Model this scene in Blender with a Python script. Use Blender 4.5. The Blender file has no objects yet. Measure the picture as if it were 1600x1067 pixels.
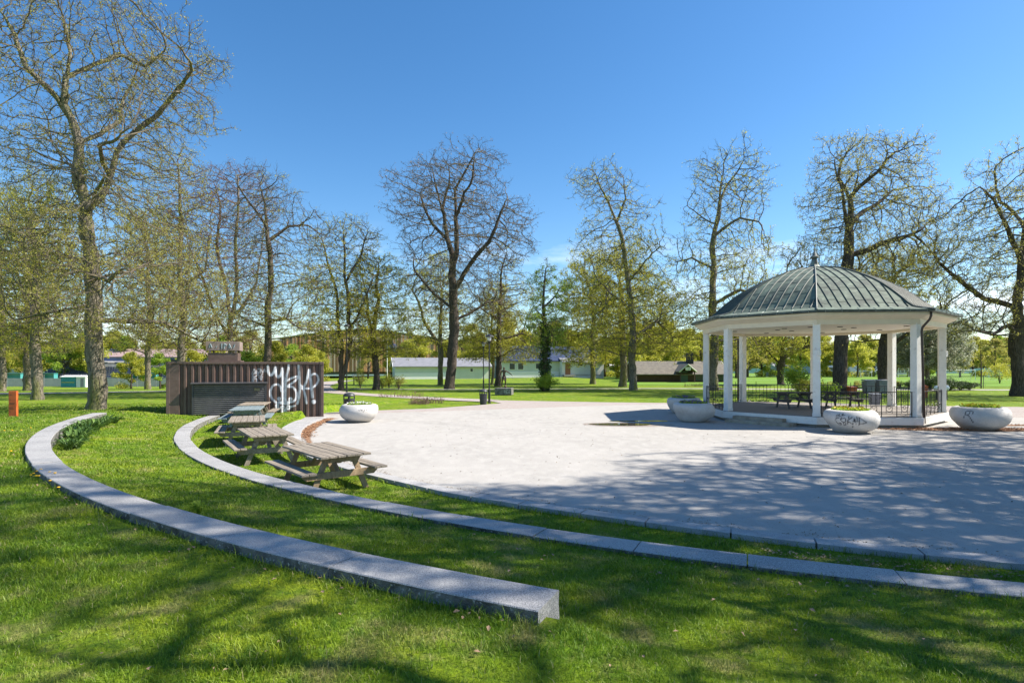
import bpy, math, random
import numpy as np
R = math.radians
S = bpy.context.scene
COL = S.collection
PI = math.pi
# ------------------------------------------------------------------ camera, sky, sun, exposure
CAMZ = 2.45
cd = bpy.data.cameras.new('camera'); cam = bpy.data.objects.new('camera', cd); COL.objects.link(cam)
cam.location = (0, 0, CAMZ); cam.rotation_euler = (R(90), 0, 0)
cd.sensor_width = 36; cd.lens = 20.25; cd.shift_y = 0.0234; cd.clip_end = 5000; cd.clip_start = .05
S.camera = cam
SUN_EL, SUN_AZ = 45.0, 86.0            # azimuth clockwise from +Y
w = bpy.data.worlds.new('World'); S.world = w; w.use_nodes = True
nt = w.node_tree; N = nt.nodes; L = nt.links
bg = N['Background']; bg.inputs['Strength'].default_value = 0.098
sky = N.new('ShaderNodeTexSky'); sky.sky_type = 'NISHITA'; sky.sun_disc = False
sky.sun_elevation = R(SUN_EL); sky.sun_rotation = R(SUN_AZ); sky.air_density = 1.0; sky.dust_density = .35; sky.ozone_density = 2.4; sky.altitude = 100
# low broken clouds near the horizon
geo = N.new('ShaderNodeTexCoord'); sep = N.new('ShaderNodeSeparateXYZ'); L.new(geo.outputs['Generated'], sep.inputs[0])
mp = N.new('ShaderNodeMapping'); mp.inputs['Scale'].default_value = (3.2, 3.2, 11); L.new(geo.outputs['Generated'], mp.inputs[0])
nz = N.new('ShaderNodeTexNoise'); nz.inputs['Scale'].default_value = 1.6; nz.inputs['Detail'].default_value = 7; nz.inputs['Roughness'].default_value = .58
L.new(mp.outputs[0], nz.inputs[0])
cr = N.new('ShaderNodeMapRange'); cr.inputs[1].default_value = .53; cr.inputs[2].default_value = .70; L.new(nz.outputs['Fac'], cr.inputs[0])
hr = N.new('ShaderNodeMapRange'); hr.inputs[1].default_value = .24; hr.inputs[2].default_value = .08; L.new(sep.outputs['Z'], hr.inputs[0])
mu = N.new('ShaderNodeMath'); mu.operation = 'MULTIPLY'; L.new(cr.outputs[0], mu.inputs[0]); L.new(hr.outputs[0], mu.inputs[1])
mu2 = N.new('ShaderNodeMath'); mu2.operation = 'MULTIPLY'; L.new(mu.outputs[0], mu2.inputs[0]); mu2.inputs[1].default_value = .85
mx = N.new('ShaderNodeMix'); mx.data_type = 'RGBA'; L.new(mu2.outputs[0], mx.inputs[0]); hs = N.new('ShaderNodeHueSaturation'); hs.inputs['Saturation'].default_value = 1.28; hs.inputs['Hue'].default_value = .4995; L.new(sky.outputs[0], hs.inputs['Color']); L.new(hs.outputs[0], mx.inputs[6]); mx.inputs[7].default_value = (8.2, 8.6, 9.2, 1)
L.new(mx.outputs[2], bg.inputs['Color'])
sd = bpy.data.lights.new('sun', 'SUN'); sd.energy = 5.0; sd.angle = R(.53); sd.color = (1, .93, .83)
so = bpy.data.objects.new('sun', sd); COL.objects.link(so)
so.rotation_euler = (R(90 - SUN_EL), 0, R(180 - SUN_AZ)); so.location = (40, 10, 40)
S.view_settings.view_transform = 'Standard'; S.view_settings.look = 'None'; S.view_settings.gamma = 1
S.view_settings.exposure = 1.02
S.cycles.max_bounces = 6; S.cycles.transparent_max_bounces = 8

# ------------------------------------------------------------------ helpers
def px(x, y, Y):
    """world point seen at photo pixel (x, y) standing at distance Y"""
    return np.array([(x - 800) / 900 * Y, Y, CAMZ - (y - 571) / 900 * Y])
def sm(t):
    t = np.clip(t, 0, 1); return t * t * (3 - 2 * t)

def mat(name, col, rough=.8, var=None, scale=8, detail=5, bump=0, bscale=None, bdist=.02, metal=0, stretch=(1, 1, 1), spec=.5,
        var2=None, scale2=1.2, lo2=.5, hi2=.7, lo=.35, hi=.65, coord='Object', speck=None, sscale=200, slo=.62, shi=.7):
    m = bpy.data.materials.new(name); m.use_nodes = True
    t = m.node_tree; n = t.nodes; l = t.links; b = n['Principled BSDF']
    b.inputs['Roughness'].default_value = rough; b.inputs['Metallic'].default_value = metal
    b.inputs['Specular IOR Level'].default_value = spec
    b.inputs['Base Color'].default_value = (*col, 1)
    tc = n.new('ShaderNodeTexCoord'); mp = n.new('ShaderNodeMapping'); mp.inputs['Scale'].default_value = stretch
    l.new(tc.outputs[coord], mp.inputs[0])
    def noise(sc, de=detail, ro=.6):
        q = n.new('ShaderNodeTexNoise'); q.inputs['Scale'].default_value = sc; q.inputs['Detail'].default_value = de
        q.inputs['Roughness'].default_value = ro; l.new(mp.outputs[0], q.inputs['Vector']); return q
    def rng(src, a, c):
        q = n.new('ShaderNodeMapRange'); q.inputs[1].default_value = a; q.inputs[2].default_value = c; l.new(src, q.inputs[0]); return q.outputs[0]
    def mixc(f, a, c):
        q = n.new('ShaderNodeMix'); q.data_type = 'RGBA'; l.new(f, q.inputs[0])
        if isinstance(a, tuple): q.inputs[6].default_value = (*a, 1)
        else: l.new(a, q.inputs[6])
        q.inputs[7].default_value = (*c, 1); return q.outputs[2]
    cur = col
    if var: cur = mixc(rng(noise(scale).outputs['Fac'], lo, hi), cur, var)
    if var2: cur = mixc(rng(noise(scale2, 6).outputs['Fac'], lo2, hi2), cur, var2)
    if speck: cur = mixc(rng(noise(sscale, 2).outputs['Fac'], slo, shi), cur, speck)
    if not isinstance(cur, tuple): l.new(cur, b.inputs['Base Color'])
    if bump:
        q = noise(bscale or scale * 2, 6); bp = n.new('ShaderNodeBump'); bp.inputs['Strength'].default_value = bump; bp.inputs['Distance'].default_value = bdist
        l.new(q.outputs['Fac'], bp.inputs['Height']); l.new(bp.outputs[0], b.inputs['Normal'])
    m['out'] = 1
    return m

class MB:
    """collects shapes and links them as ONE mesh object"""
    def __init__(s): s.V = []; s.F = []; s.M = []; s.n = 0
    def add(s, v, f, m=0):
        v = np.asarray(v, float).reshape(-1, 3); s.V.append(v)
        for q in f: s.F.append([i + s.n for i in q]); s.M.append(m)
        s.n += len(v); return s
    def box(s, c, d, rz=0, m=0, rx=0, ry=0, bev=0):
        x, y, z = [k / 2 for k in d]
        v = np.array([(a * x, b * y, e * z) for a in (-1, 1) for b in (-1, 1) for e in (-1, 1)])
        f = [(0, 1, 3, 2), (4, 6, 7, 5), (0, 4, 5, 1), (2, 3, 7, 6), (0, 2, 6, 4), (1, 5, 7, 3)]
        v = v @ rotm(rx, ry, rz).T + np.array(c)
        return s.add(v, f, m)
    def tube(s, pts, r, k=8, cap=True, m=0):
        P = np.array(pts, float); n = len(P); r = np.broadcast_to(np.asarray(r, float), (n,))
        T = np.gradient(P, axis=0); T /= np.linalg.norm(T, axis=1)[:, None] + 1e-9
        ref = np.array((.13, .2, .97)) if abs(T[:, 2]).mean() < .75 else np.array((.95, .3, .05))
        U = ref - (T @ ref)[:, None] * T; U /= np.linalg.norm(U, axis=1)[:, None]; W = np.cross(T, U)
        a = np.arange(k) * 2 * PI / k
        v = P[:, None] + r[:, None, None] * (np.cos(a)[None, :, None] * U[:, None] + np.sin(a)[None, :, None] * W[:, None])
        f = [(i * k + j, i * k + (j + 1) % k, (i + 1) * k + (j + 1) % k, (i + 1) * k + j) for i in range(n - 1) for j in range(k)]
        if cap: f += [tuple(range(k))[::-1], tuple((n - 1) * k + j for j in range(k))]
        return s.add(v, f, m)
    def lathe(s, prof, k=24, c=(0, 0, 0), m=0, ph=0, warp=None):
        v = []; 
        for (r, z) in prof:
            for j in range(k):
                a = ph + j * 2 * PI / k; v.append((c[0] + r * math.cos(a), c[1] + r * math.sin(a), c[2] + z))
        n = len(prof)
        f = [(i * k + j, i * k + (j + 1) % k, (i + 1) * k + (j + 1) % k, (i + 1) * k + j) for i in range(n - 1) for j in range(k)]
        if prof[0][0] > 1e-6: f.append(tuple(range(k))[::-1])
        if prof[-1][0] > 1e-6: f.append(tuple((n - 1) * k + j for j in range(k)))
        return s.add(v, f, m)
    def prism(s, poly, z0, z1, m=0):
        n = len(poly); v = [(x, y, z0) for x, y in poly] + [(x, y, z1) for x, y in poly]
        f = [tuple(range(n))[::-1], tuple(range(n, 2 * n))] + [(i, (i + 1) % n, n + (i + 1) % n, n + i) for i in range(n)]
        return s.add(v, f, m)
    def extr(s, poly, axis, a, b, m=0):
        """polygon in a vertical plane extruded along axis ('x' or 'y') from a to b; poly holds (other, z)"""
        n = len(poly)
        mk = (lambda t, p: (t, p[0], p[1])) if axis == 'x' else (lambda t, p: (p[0], t, p[1]))
        v = [mk(a, p) for p in poly] + [mk(b, p) for p in poly]
        f = [tuple(range(n))[::-1], tuple(range(n, 2 * n))] + [(i, (i + 1) % n, n + (i + 1) % n, n + i) for i in range(n)]
        return s.add(v, f, m)
    def build(s, name, mats, parent=None, smooth=False, bevel=0, loc=None, rz=0):
        me = bpy.data.meshes.new(name)
        V = np.concatenate(s.V) if s.V else np.zeros((0, 3))
        me.from_pydata(V.tolist(), [], s.F)
        for m_ in (mats if isinstance(mats, (list, tuple)) else [mats]): me.materials.append(m_)
        me.polygons.foreach_set('material_index', s.M)
        if smooth: me.polygons.foreach_set('use_smooth', [True] * len(s.F))
        me.update()
        o = bpy.data.objects.new(name, me); COL.objects.link(o)
        if parent is not None: o.parent = parent
        if loc is not None: o.location = loc
        o.rotation_euler.z = rz
        if bevel:
            b = o.modifiers.new('bevel', 'BEVEL'); b.width = bevel; b.segments = 2; b.limit_method = 'ANGLE'; b.angle_limit = R(40)
        if smooth == 'auto':
            pass
        return o

def rotm(rx, ry, rz):
    cx, sx, cy, sy, cz, sz = math.cos(rx), math.sin(rx), math.cos(ry), math.sin(ry), math.cos(rz), math.sin(rz)
    X = np.array([[1, 0, 0], [0, cx, -sx], [0, sx, cx]]); Y = np.array([[cy, 0, sy], [0, 1, 0], [-sy, 0, cy]]); Z = np.array([[cz, -sz, 0], [sz, cz, 0], [0, 0, 1]])
    return Z @ Y @ X

def fastmesh(name, V, quads=None, tris=None, mats=(), mi=None, smooth=False, parent=None, attr=None):
    """numpy arrays -> one mesh object"""
    me = bpy.data.meshes.new(name)
    V = np.asarray(V, np.float32); nq = 0 if quads is None else len(quads); ntr = 0 if tris is None else len(tris)
    me.vertices.add(len(V)); me.vertices.foreach_set('co', V.ravel())
    loops = []
    if nq: loops.append(np.asarray(quads, np.int32).ravel())
    if ntr: loops.append(np.asarray(tris, np.int32).ravel())
    lp = np.concatenate(loops); me.loops.add(len(lp)); me.loops.foreach_set('vertex_index', lp)
    me.polygons.add(nq + ntr)
    st = np.concatenate([np.arange(nq) * 4, nq * 4 + np.arange(ntr) * 3]).astype(np.int32)
    me.polygons.foreach_set('loop_start', st)
    for m_ in mats: me.materials.append(m_)
    if mi is not None: me.polygons.foreach_set('material_index', np.asarray(mi, np.int32))
    me.polygons.foreach_set('use_smooth', np.full(nq + ntr, bool(smooth)))
    if attr:
        for k, a in attr.items():
            at = me.attributes.new(k, 'FLOAT', 'POINT'); at.data.foreach_set('value', np.asarray(a, np.float32))
    me.update(calc_edges=True); me.validate()
    o = bpy.data.objects.new(name, me); COL.objects.link(o)
    if parent is not None: o.parent = parent
    return o

def tag(o, label=None, cat=None, group=None, kind=None):
    if label: o['label'] = label
    if cat: o['category'] = cat
    if group: o['group'] = group
    if kind: o['kind'] = kind
    return o
def empty(name, loc=(0, 0, 0), rz=0, label=None, cat=None, group=None):
    o = bpy.data.objects.new(name, None); COL.objects.link(o); o.location = loc; o.rotation_euler.z = rz; o.empty_display_size = .3
    return tag(o, label, cat, group)
def copy_tree(o, loc=None, rz=None, label=None, scale=None, parent=None):
    c = o.copy(); COL.objects.link(c); c.parent = parent
    if loc is not None: c.location = loc
    if rz is not None: c.rotation_euler.z = rz
    if scale is not None: c.scale = (scale,) * 3 if np.isscalar(scale) else scale
    if label: c['label'] = label
    for ch in KIDS(o): copy_tree(ch, parent=c)
    return c
def KIDS(o):
    return [c for c in bpy.data.objects if c.parent == o]

# ------------------------------------------------------------------ terrain
CX, CY = 12.5, 30.5                    # centre of the round plaza
RU0, RU1 = 29.24, 28.82                # upper seat wall, outer and inner edge
RL0, RL1 = 26.22, 25.80                # lower seat wall
KT = np.array([-190, -180, -166, -158, -139, -130, -127, -125.4, -117, -111.5, -108, -105.6, -60, -20.])
KR = np.array([22.0, 22.2, 22.45, 22.9, 23.5, 23.7, 23.8, 23.88, 23.96, 24.12, 24.22, 24.3, 24.4, 24.4])
def polar(x, y):
    th = np.degrees(np.arctan2(y - CY, x - CX)); th = np.where(th > 0, th - 360, th)
    return th, np.hypot(x - CX, y - CY)
def zg(x, y):
    x = np.asarray(x, float); y = np.asarray(y, float)
    th, r = polar(x, y); rk = np.interp(th, KT, KR)
    up = .655 * (1 - sm((y - 20) / 22))
    strip = -.045 + .13 * sm((y - 15) / 8)
    mid = .235 + (.20 + .05 * sm((4 - y) / -2 + 1)) * np.clip((r - RL0) / 2.6, 0, 1) ** 1.3
    # no upper wall past its two ends: the step turns into a slope
    e = np.clip(np.maximum(th + 114.6, -160.2 - th) / 5, 0, 1); e = np.where((th > -70), 1, e)
    wdt = .04 + 1.5 * e
    ru = 29.03 + .5 * e
    z = np.where(r < 26.0, strip, mid)
    su = sm((r - (ru - wdt)) / (2 * wdt)); z = z + (up - z) * su
    n = sm((y - 24.6) / 2.6) * (x < 0)       # behind the wall's far end the terraces run out
    z = z + (up - z) * n * (r > rk)
    inside = sm((rk - .12 - r) / .02)
    z = z * (1 - inside)
    far = (r > 31)
    z = np.where((y > 32), np.where(x < 12, up, 0) * (r > rk), z)
    z = z - 1.3 * sm((y - 50) / 48) * sm((-x - 22) / 30)
    z = z + .75 * np.exp(-(((x - 8) / 6) ** 2 + ((y - 100) / 5) ** 2))
    # lumps in the lawns
    lump = .018 * np.sin(x * 1.7 + 1.3 * np.sin(y * .9)) * np.sin(y * 1.4 + x * .5) + .03 * np.sin(x * .45 + 1) * np.sin(y * .37)
    lump = lump * np.clip((np.minimum(np.abs(r - 26), np.abs(r - 29)) - .3) / .7, 0, 1)
    z = z + lump * (r > rk + .5) * sm((34 - y) / 6) * np.clip((r - rk - .5) / 2, 0, 1)
    return z
def G(x, y): return float(zg(x, y))
# ------------------------------------------------------------------ setting materials
def grass_mat(name, leafy=False):
    m = bpy.data.materials.new(name); m.use_nodes = True; t = m.node_tree; n = t.nodes; l = t.links; b = n['Principled BSDF']
    g = n.new('ShaderNodeNewGeometry')
    def noise(sc, de=4, ro=.6):
        q = n.new('ShaderNodeTexNoise'); q.inputs['Scale'].default_value = sc; q.inputs['Detail'].default_value = de; q.inputs['Roughness'].default_value = ro
        l.new(g.outputs['Position'], q.inputs['Vector']); return q.outputs['Fac']
    def rng(s_, a, c, o0=0, o1=1):
        q = n.new('ShaderNodeMapRange'); q.inputs[1].default_value = a; q.inputs[2].default_value = c; q.inputs[3].default_value = o0; q.inputs[4].default_value = o1; l.new(s_, q.inputs[0]); return q.outputs[0]
    def mix(f, a, c):
        q = n.new('ShaderNodeMix'); q.data_type = 'RGBA'
        l.new(f, q.inputs[0])
        for i, v in ((6, a), (7, c)):
            if isinstance(v, tuple): q.inputs[i].default_value = (*v, 1)
            else: l.new(v, q.inputs[i])
        return q.outputs[2]
    k = 1.0 if leafy else .80
    base = mix(rng(noise(.55, 5), .38, .62), tuple(k * c for c in (.165, .30, .012)), tuple(k * c for c in (.33, .415, .016)))
    base = mix(rng(noise(6, 4), .42, .66), base, tuple(k * c for c in (.095, .19, .010)))
    straw = rng(noise(1.7, 7, .68), .52, .66, 0, .7)
    base = mix(straw, base, (.36, .31, .12))
    if leafy:
        at = n.new('ShaderNodeAttribute'); at.attribute_name = 'rnd'
        base = mix(rng(at.outputs['Fac'], .0, .45, .7, 0), base, (.055, .13, .010))
        base = mix(rng(at.outputs['Fac'], .72, 1.0, 0, .8), base, (.27, .33, .03))
        base = mix(rng(at.outputs['Fac'], .965, .97, 0, .9), base, (.42, .36, .18))
        l.new(base, b.inputs['Base Color'])
        tr = n.new('ShaderNodeBsdfTranslucent'); l.new(base, tr.inputs[0]); ms = n.new('ShaderNodeMixShader'); ms.inputs[0].default_value = .35
        l.new(b.outputs[0], ms.inputs[1]); l.new(tr.outputs[0], ms.inputs[2]); l.new(ms.outputs[0], n['Material Output'].inputs[0])
        b.inputs['Roughness'].default_value = .55
    else:
        base = mix(rng(noise(38, 3, .7), .45, .72, 0, .75), base, (.035, .07, .006))
        base = mix(rng(noise(90, 2, .7), .60, .72, 0, .7), base, (.27, .33, .05))
        l.new(base, b.inputs['Base Color']); b.inputs['Roughness'].default_value = .9; b.inputs['Specular IOR Level'].default_value = .15
        bp = n.new('ShaderNodeBump'); bp.inputs['Strength'].default_value = .9; bp.inputs['Distance'].default_value = .05; l.new(noise(30, 6, .75), bp.inputs['Height'])
        l.new(bp.outputs[0], b.inputs['Normal'])
    return m
M_lawn = grass_mat('lawn'); M_blade = grass_mat('grass_blade', True)
M_plaza = mat('plaza_gravel', (.385, .366, .338), .95, var=(.33, .315, .29), scale=.42, detail=10, lo=.42, hi=.68, var2=(.42, .40, .37), scale2=3, lo2=.45, hi2=.7, stretch=(1, .55, 1),
              speck=(.20, .185, .17), sscale=55, slo=.64, shi=.70, bump=.5, bscale=60, bdist=.012, spec=.25)
M_gravel = mat('path_gravel', (.37, .33, .305), .95, var=(.33, .28, .25), scale=1.4, var2=(.47, .42, .38), scale2=12, speck=(.14, .12, .11), sscale=45, slo=.6, shi=.68, bump=.7, bscale=40, spec=.2)
M_path = mat('path_surface', (.44, .42, .38), .95, var=(.33, .31, .28), scale=1.2, speck=(.2, .2, .18), sscale=30, bump=.3, spec=.2)
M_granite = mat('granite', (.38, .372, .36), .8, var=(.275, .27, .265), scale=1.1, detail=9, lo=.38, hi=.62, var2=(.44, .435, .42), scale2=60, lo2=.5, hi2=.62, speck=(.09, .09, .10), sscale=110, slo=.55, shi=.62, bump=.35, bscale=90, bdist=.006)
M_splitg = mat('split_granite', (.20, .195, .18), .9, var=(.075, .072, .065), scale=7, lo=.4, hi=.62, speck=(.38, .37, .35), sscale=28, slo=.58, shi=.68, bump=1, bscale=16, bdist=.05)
M_mulch = mat('bark_mulch', (.42, .22, .11), 1, var=(.17, .09, .05), scale=26, lo=.4, hi=.6, speck=(.5, .36, .25), sscale=45, slo=.58, shi=.66, bump=1, bscale=40, bdist=.03)
M_litter = mat('dead_leaf', (.24, .15, .085), .8, var=(.38, .27, .16), scale=3, coord='Generated')
M_turf = mat('turf', (.16, .255, .035), .95, var=(.13, .215, .03), scale=.12, speck=(.13, .29, .05), sscale=2.5, slo=.5, shi=.7, spec=.1)
# ------------------------------------------------------------------ ground sheet in rings round the plaza
def terrain():
    ths = np.concatenate([np.linspace(-190, -60, 900), np.linspace(-60, 170, 260)[1:-1]])
    rk = np.interp(ths, KT, KR); rk = np.where(ths > -20, 24.4 - 2.4 * sm((ths + 20) / 190), rk)
    fr = [0.02, .2, .4, .6, .8, .93, .985]
    rows = [f * rk for f in fr]
    rows += [rk - .13, rk - .09]
    for t in (.0, .25, .5, .75): rows.append(rk + .1 + (25.93 - rk - .1) * t)
    for r_ in (25.97, 26.03, 26.3, 26.8, 27.3, 27.8, 28.3, 28.7, 28.97, 29.09, 29.35, 29.8, 30.3, 31, 31.8, 32.7, 33.8, 35, 37, 39, 42, 45, 49, 54, 60, 66, 74, 84, 95, 108, 125, 150, 200, 300, 500, 900, 1600, 2600): rows.append(np.full_like(ths, r_))
    Rr = np.array(rows); T = np.radians(ths)[None]
    X = CX + Rr * np.cos(T); Y = CY + Rr * np.sin(T); Z = zg(X, Y); Z = np.where(Rr < rk - .12, -.02 + 0 * Z, Z)
    # the lawn north of the plaza paving lies in the same circle
    nr, nt_ = Rr.shape; idx = np.arange(nr * nt_).reshape(nr, nt_); j2 = np.roll(idx, -1, axis=1)
    q = np.stack([idx[:-1], idx[1:], j2[1:], j2[:-1]], -1).reshape(-1, 4)
    o = fastmesh('ground', np.stack([X, Y, Z], -1).reshape(-1, 3), quads=q, mats=[M_lawn], smooth=True)
    o['kind'] = 'structure'; return o
terrain()
def sheet(name, poly, z, m, kind='structure', drape=False, th=0):
    """flat sheet; poly convex or star-shaped round its centroid; subdivided to follow the ground"""
    P = np.array(poly, float); c = P.mean(0); n = len(P); K = 14
    V = [c]; F = []
    for i in range(1, K + 1): V += list(c + (P - c) * i / K)
    V = np.array(V); Z = (zg(V[:, 0], V[:, 1]) if drape else 0) + z
    V = np.c_[V, np.broadcast_to(Z, (len(V),))]
    mb = MB(); f = [(0, 1 + j, 1 + (j + 1) % n) for j in range(n)]
    for i in range(K - 1):
        a = 1 + i * n; f += [(a + j, a + n + j, a + n + (j + 1) % n, a + (j + 1) % n) for j in range(n)]
    mb.add(V, f); o = mb.build(name, m); 
    if kind: o['kind'] = kind
    return o
def ribbon(name, pts, wid, z, m, ragged=.06, seed=1):
    P = np.array(pts, float); t = np.arange(len(P)); tt = np.linspace(0, len(P) - 1, 40 * (len(P) - 1) + 1)
    Q = np.c_[np.interp(tt, t, P[:, 0]), np.interp(tt, t, P[:, 1])]
    k = np.ones(25) / 25
    Qp = np.pad(Q, ((12, 12), (0, 0)), 'edge'); Q = np.c_[np.convolve(Qp[:, 0], k, 'valid'), np.convolve(Qp[:, 1], k, 'valid')]
    W_ = np.interp(tt, t, wid if not np.isscalar(wid) else [wid] * len(P))
    T = np.gradient(Q, axis=0); T /= np.linalg.norm(T, axis=1)[:, None]; Nn = np.c_[-T[:, 1], T[:, 0]]
    rs = np.random.RandomState(seed); e = rs.randn(2, len(Q)) * ragged
    rows = [Q + Nn * (f * (W_ + (e[0] if f > 0 else e[1]) * (abs(f) > .45)))[:, None] for f in (-.5, -.25, 0, .25, .5)]
    V = np.stack(rows, 1).reshape(-1, 2); Z = zg(V[:, 0], V[:, 1]) + z
    n = len(Q); i = np.arange(n - 1)
    q = np.concatenate([np.stack([i * 5 + a, i * 5 + a + 1, (i + 1) * 5 + a + 1, (i + 1) * 5 + a], -1) for a in range(4)])
    o = fastmesh(name, np.c_[V, Z], quads=q[:, ::-1], mats=[m], smooth=True); o['kind'] = 'structure'; return o
def arc(r, t0, t1, n=60):
    a = np.radians(np.linspace(t0, t1, n)); r = np.broadcast_to(r, (n,)); return [(CX + q * math.cos(b), CY + q * math.sin(b)) for q, b in zip(r, a)]
# gravel band, then plaza paving over it
a_k = np.linspace(-176, -22, 260)
kr = np.interp(a_k, KT, KR)
outer = [(CX + q * math.cos(R(b)), CY + q * math.sin(R(b))) for q, b in zip(kr - .1, a_k)]
grav = [(-9.75, 29.7), (-8.6, 30.7), (-7.2, 31.5), (-4.7, 32.7), (-2.05, 35.6), (-.7, 37.4), (-1.2, 38.8), (-2.2, 41.1), (.3, 40.1), (2.6, 39.4), (6, 38.4), (10, 37.7), (16, 37), (22, 35.6), (30, 34), (36.5, 31)]
sheet('gravel_path', [(-9.3, 27.2)] + grav + [(36, 27), (30, 20), (10, 18), (0, 20), (-7, 24.6)], .006, M_gravel)
farp = [(36, 26.4), (30, 26.6), (22, 27.2), (20.5, 30), (18, 34), (13, 36.2), (9.6, 36.1), (6.3, 35.3), (2.24, 33.6), (-.4, 32.3), (-2.87, 31.1), (-5.96, 29.8), (-7.6, 29.1), (-9.2, 28.6)]
pz = sheet('plaza', outer + farp, .014, M_plaza)
ribbon('footpath', [(-1.2, 39.6), (-4.5, 41.5), (-8.9, 45), (-13, 49), (-17.8, 54.4), (-24, 68), (-28, 84), (-31, 100)], [2.6, 2.2, 2.1, 2.2, 2.5, 4.5, 6, 8], .03, M_gravel)
ribbon('footpath', [(-17.5, 60.5), (-7.4, 58), (4, 59.5), (16, 61), (30, 58.5), (44, 57.5), (70, 56)], [1.4, 1.2, 1.2, 1.4, 2.6, 2.4, 2.2], .03, M_path, seed=2)
ribbon('footpath', [(-60, 48), (-41, 50), (-36, 53), (-30, 55.5), (-17, 56)], [2, 2, 2, 1.8, 1.6], .04, M_path, seed=3)
sheet('sports_pitch', [(14, 72), (40, 66), (90, 66), (150, 70), (190, 180), (24, 180)], .03, M_turf)
# white pitch lines
mb = MB()
for (x0, y0, x1, y1) in ((22, 96, 120, 96), (22, 150, 150, 150), (50, 96, 60, 150)):
    d = np.array([x1 - x0, y1 - y0]); ln = np.hypot(*d); mb.box(((x0 + x1) / 2, (y0 + y1) / 2, .036), (ln, .14, .004), math.atan2(d[1], d[0]))
mb.build('pitch_marking', mat('white_line', (.8, .8, .78)))['kind'] = 'structure'

# ------------------------------------------------------------------ seat walls and kerb: granite blocks in one course each
def ringwall(name, r0, r1, t0, t1, joints, ztop, zbot, label, seed, gap=.008):
    """r0 outer, r1 inner radius; joints: angles; block bodies with sawn tops and split outer faces"""
    rs = np.random.RandomState(seed); mb = MB(); J = [t0] + list(joints) + [t1]
    for a, b in zip(J[:-1], J[1:]):
        g = math.degrees(gap / r0); A, B = a + g, b - g; n = max(3, int(abs(b - a) / .45)); dz = rs.uniform(-.006, .006); dr = rs.uniform(-.008, .008)
        an = np.radians(np.linspace(A, B, n)); V = []
        nz_ = 6
        for i, t_ in enumerate(an):
            c, s_ = math.cos(t_), math.sin(t_); e = (i == 0 or i == n - 1)
            for k in range(nz_):      # outer face, bottom to top
                z = zbot + (ztop + dz - .008 - zbot) * k / (nz_ - 1); q = (rs.uniform(-.022, .018) if k < nz_ - 1 else 0)
                V.append((CX + (r0 + dr + q) * c, CY + (r0 + dr + q) * s_, z))
            V.append((CX + (r0 + dr - .008) * c, CY + (r0 + dr - .008) * s_, ztop + dz))
            V.append((CX + (r1 + dr + .008) * c, CY + (r1 + dr + .008) * s_, ztop + dz))
            for k in range(nz_):
                z = ztop + dz - .008 - (ztop - .008 - zbot) * k / (nz_ - 1); q = rs.uniform(-.012, .012) if k else 0
                V.append((CX + (r1 + dr + q) * c, CY + (r1 + dr + q) * s_, z))
        m_ = 2 * nz_ + 2
        for i in range(n - 1):
            for j in range(m_ - 1):
                mb_f = (i * m_ + j, i * m_ + j + 1, (i + 1) * m_ + j + 1, (i + 1) * m_ + j)
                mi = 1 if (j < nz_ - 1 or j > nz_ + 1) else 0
                mb.F.append([mb.n + v for v in mb_f]); mb.M.append(mi)
        for i in (0, n - 1):
            f = list(range(i * m_, (i + 1) * m_)); f = f[::-1] if i == 0 else f
            mb.F.append([mb.n + v for v in f]); mb.M.append(0)
        mb.V.append(np.array(V)); mb.n += len(V)
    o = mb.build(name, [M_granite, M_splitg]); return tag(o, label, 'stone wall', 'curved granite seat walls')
def jl(a, b, known, step, seed):
    rs = np.random.RandomState(seed); out = sorted(known); t = min(out) if out else b
    t -= step
    while t > a + step * .5: out.append(t); t -= step * rs.uniform(.85, 1.15)
    t = max(known) + step if known else b
    while t < b - step * .5: out.append(t); t += step * rs.uniform(.9, 1.1)
    return sorted(out)
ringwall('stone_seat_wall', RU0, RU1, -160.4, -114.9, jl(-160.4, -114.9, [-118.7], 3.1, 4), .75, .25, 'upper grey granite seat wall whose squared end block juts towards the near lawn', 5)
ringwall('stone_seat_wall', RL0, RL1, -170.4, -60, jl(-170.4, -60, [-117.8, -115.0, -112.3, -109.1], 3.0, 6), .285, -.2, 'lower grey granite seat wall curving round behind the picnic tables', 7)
# kerb round the paving
rs = np.random.RandomState(3); mb = MB(); t = -170.
while t < -40:
    t2 = t + 2.7 * rs.uniform(.9, 1.1); an = np.linspace(t + .03, t2 - .03, 7); dz = rs.uniform(-.006, .006)
    ro = np.interp(an, KT, KR); wd = np.interp(an, [-170, -158, -140, -60], [.95, .8, .32, .28])
    V = []
    for a_, r_, w_ in zip(an, ro, wd):
        c, s_ = math.cos(R(a_)), math.sin(R(a_)); zt = .035 + dz + .06 * (a_ < -150)
        for rr, zz in ((r_ + rs.uniform(-.008, .008), -.2), (r_, zt - .006), (r_ - .006, zt), (r_ - w_ + .006, zt), (r_ - w_, zt - .006), (r_ - w_, -.2)): V.append((CX + rr * c, CY + rr * s_, zz))
    F = [(i * 6 + j, i * 6 + j + 1, i * 6 + j + 7, i * 6 + j + 6) for i in range(6) for j in range(5)] + [(5, 4, 3, 2, 1, 0), tuple(36 + j for j in range(6))]
    mb.add(V, F); t = t2
k_ = mb.build('kerb', mat('kerb_stone', (.42, .41, .40), .85, var=(.33, .325, .32), scale=3, speck=(.15, .15, .15), sscale=90, slo=.57, shi=.63, bump=.4, bscale=60)); k_['kind'] = 'structure'
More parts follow.
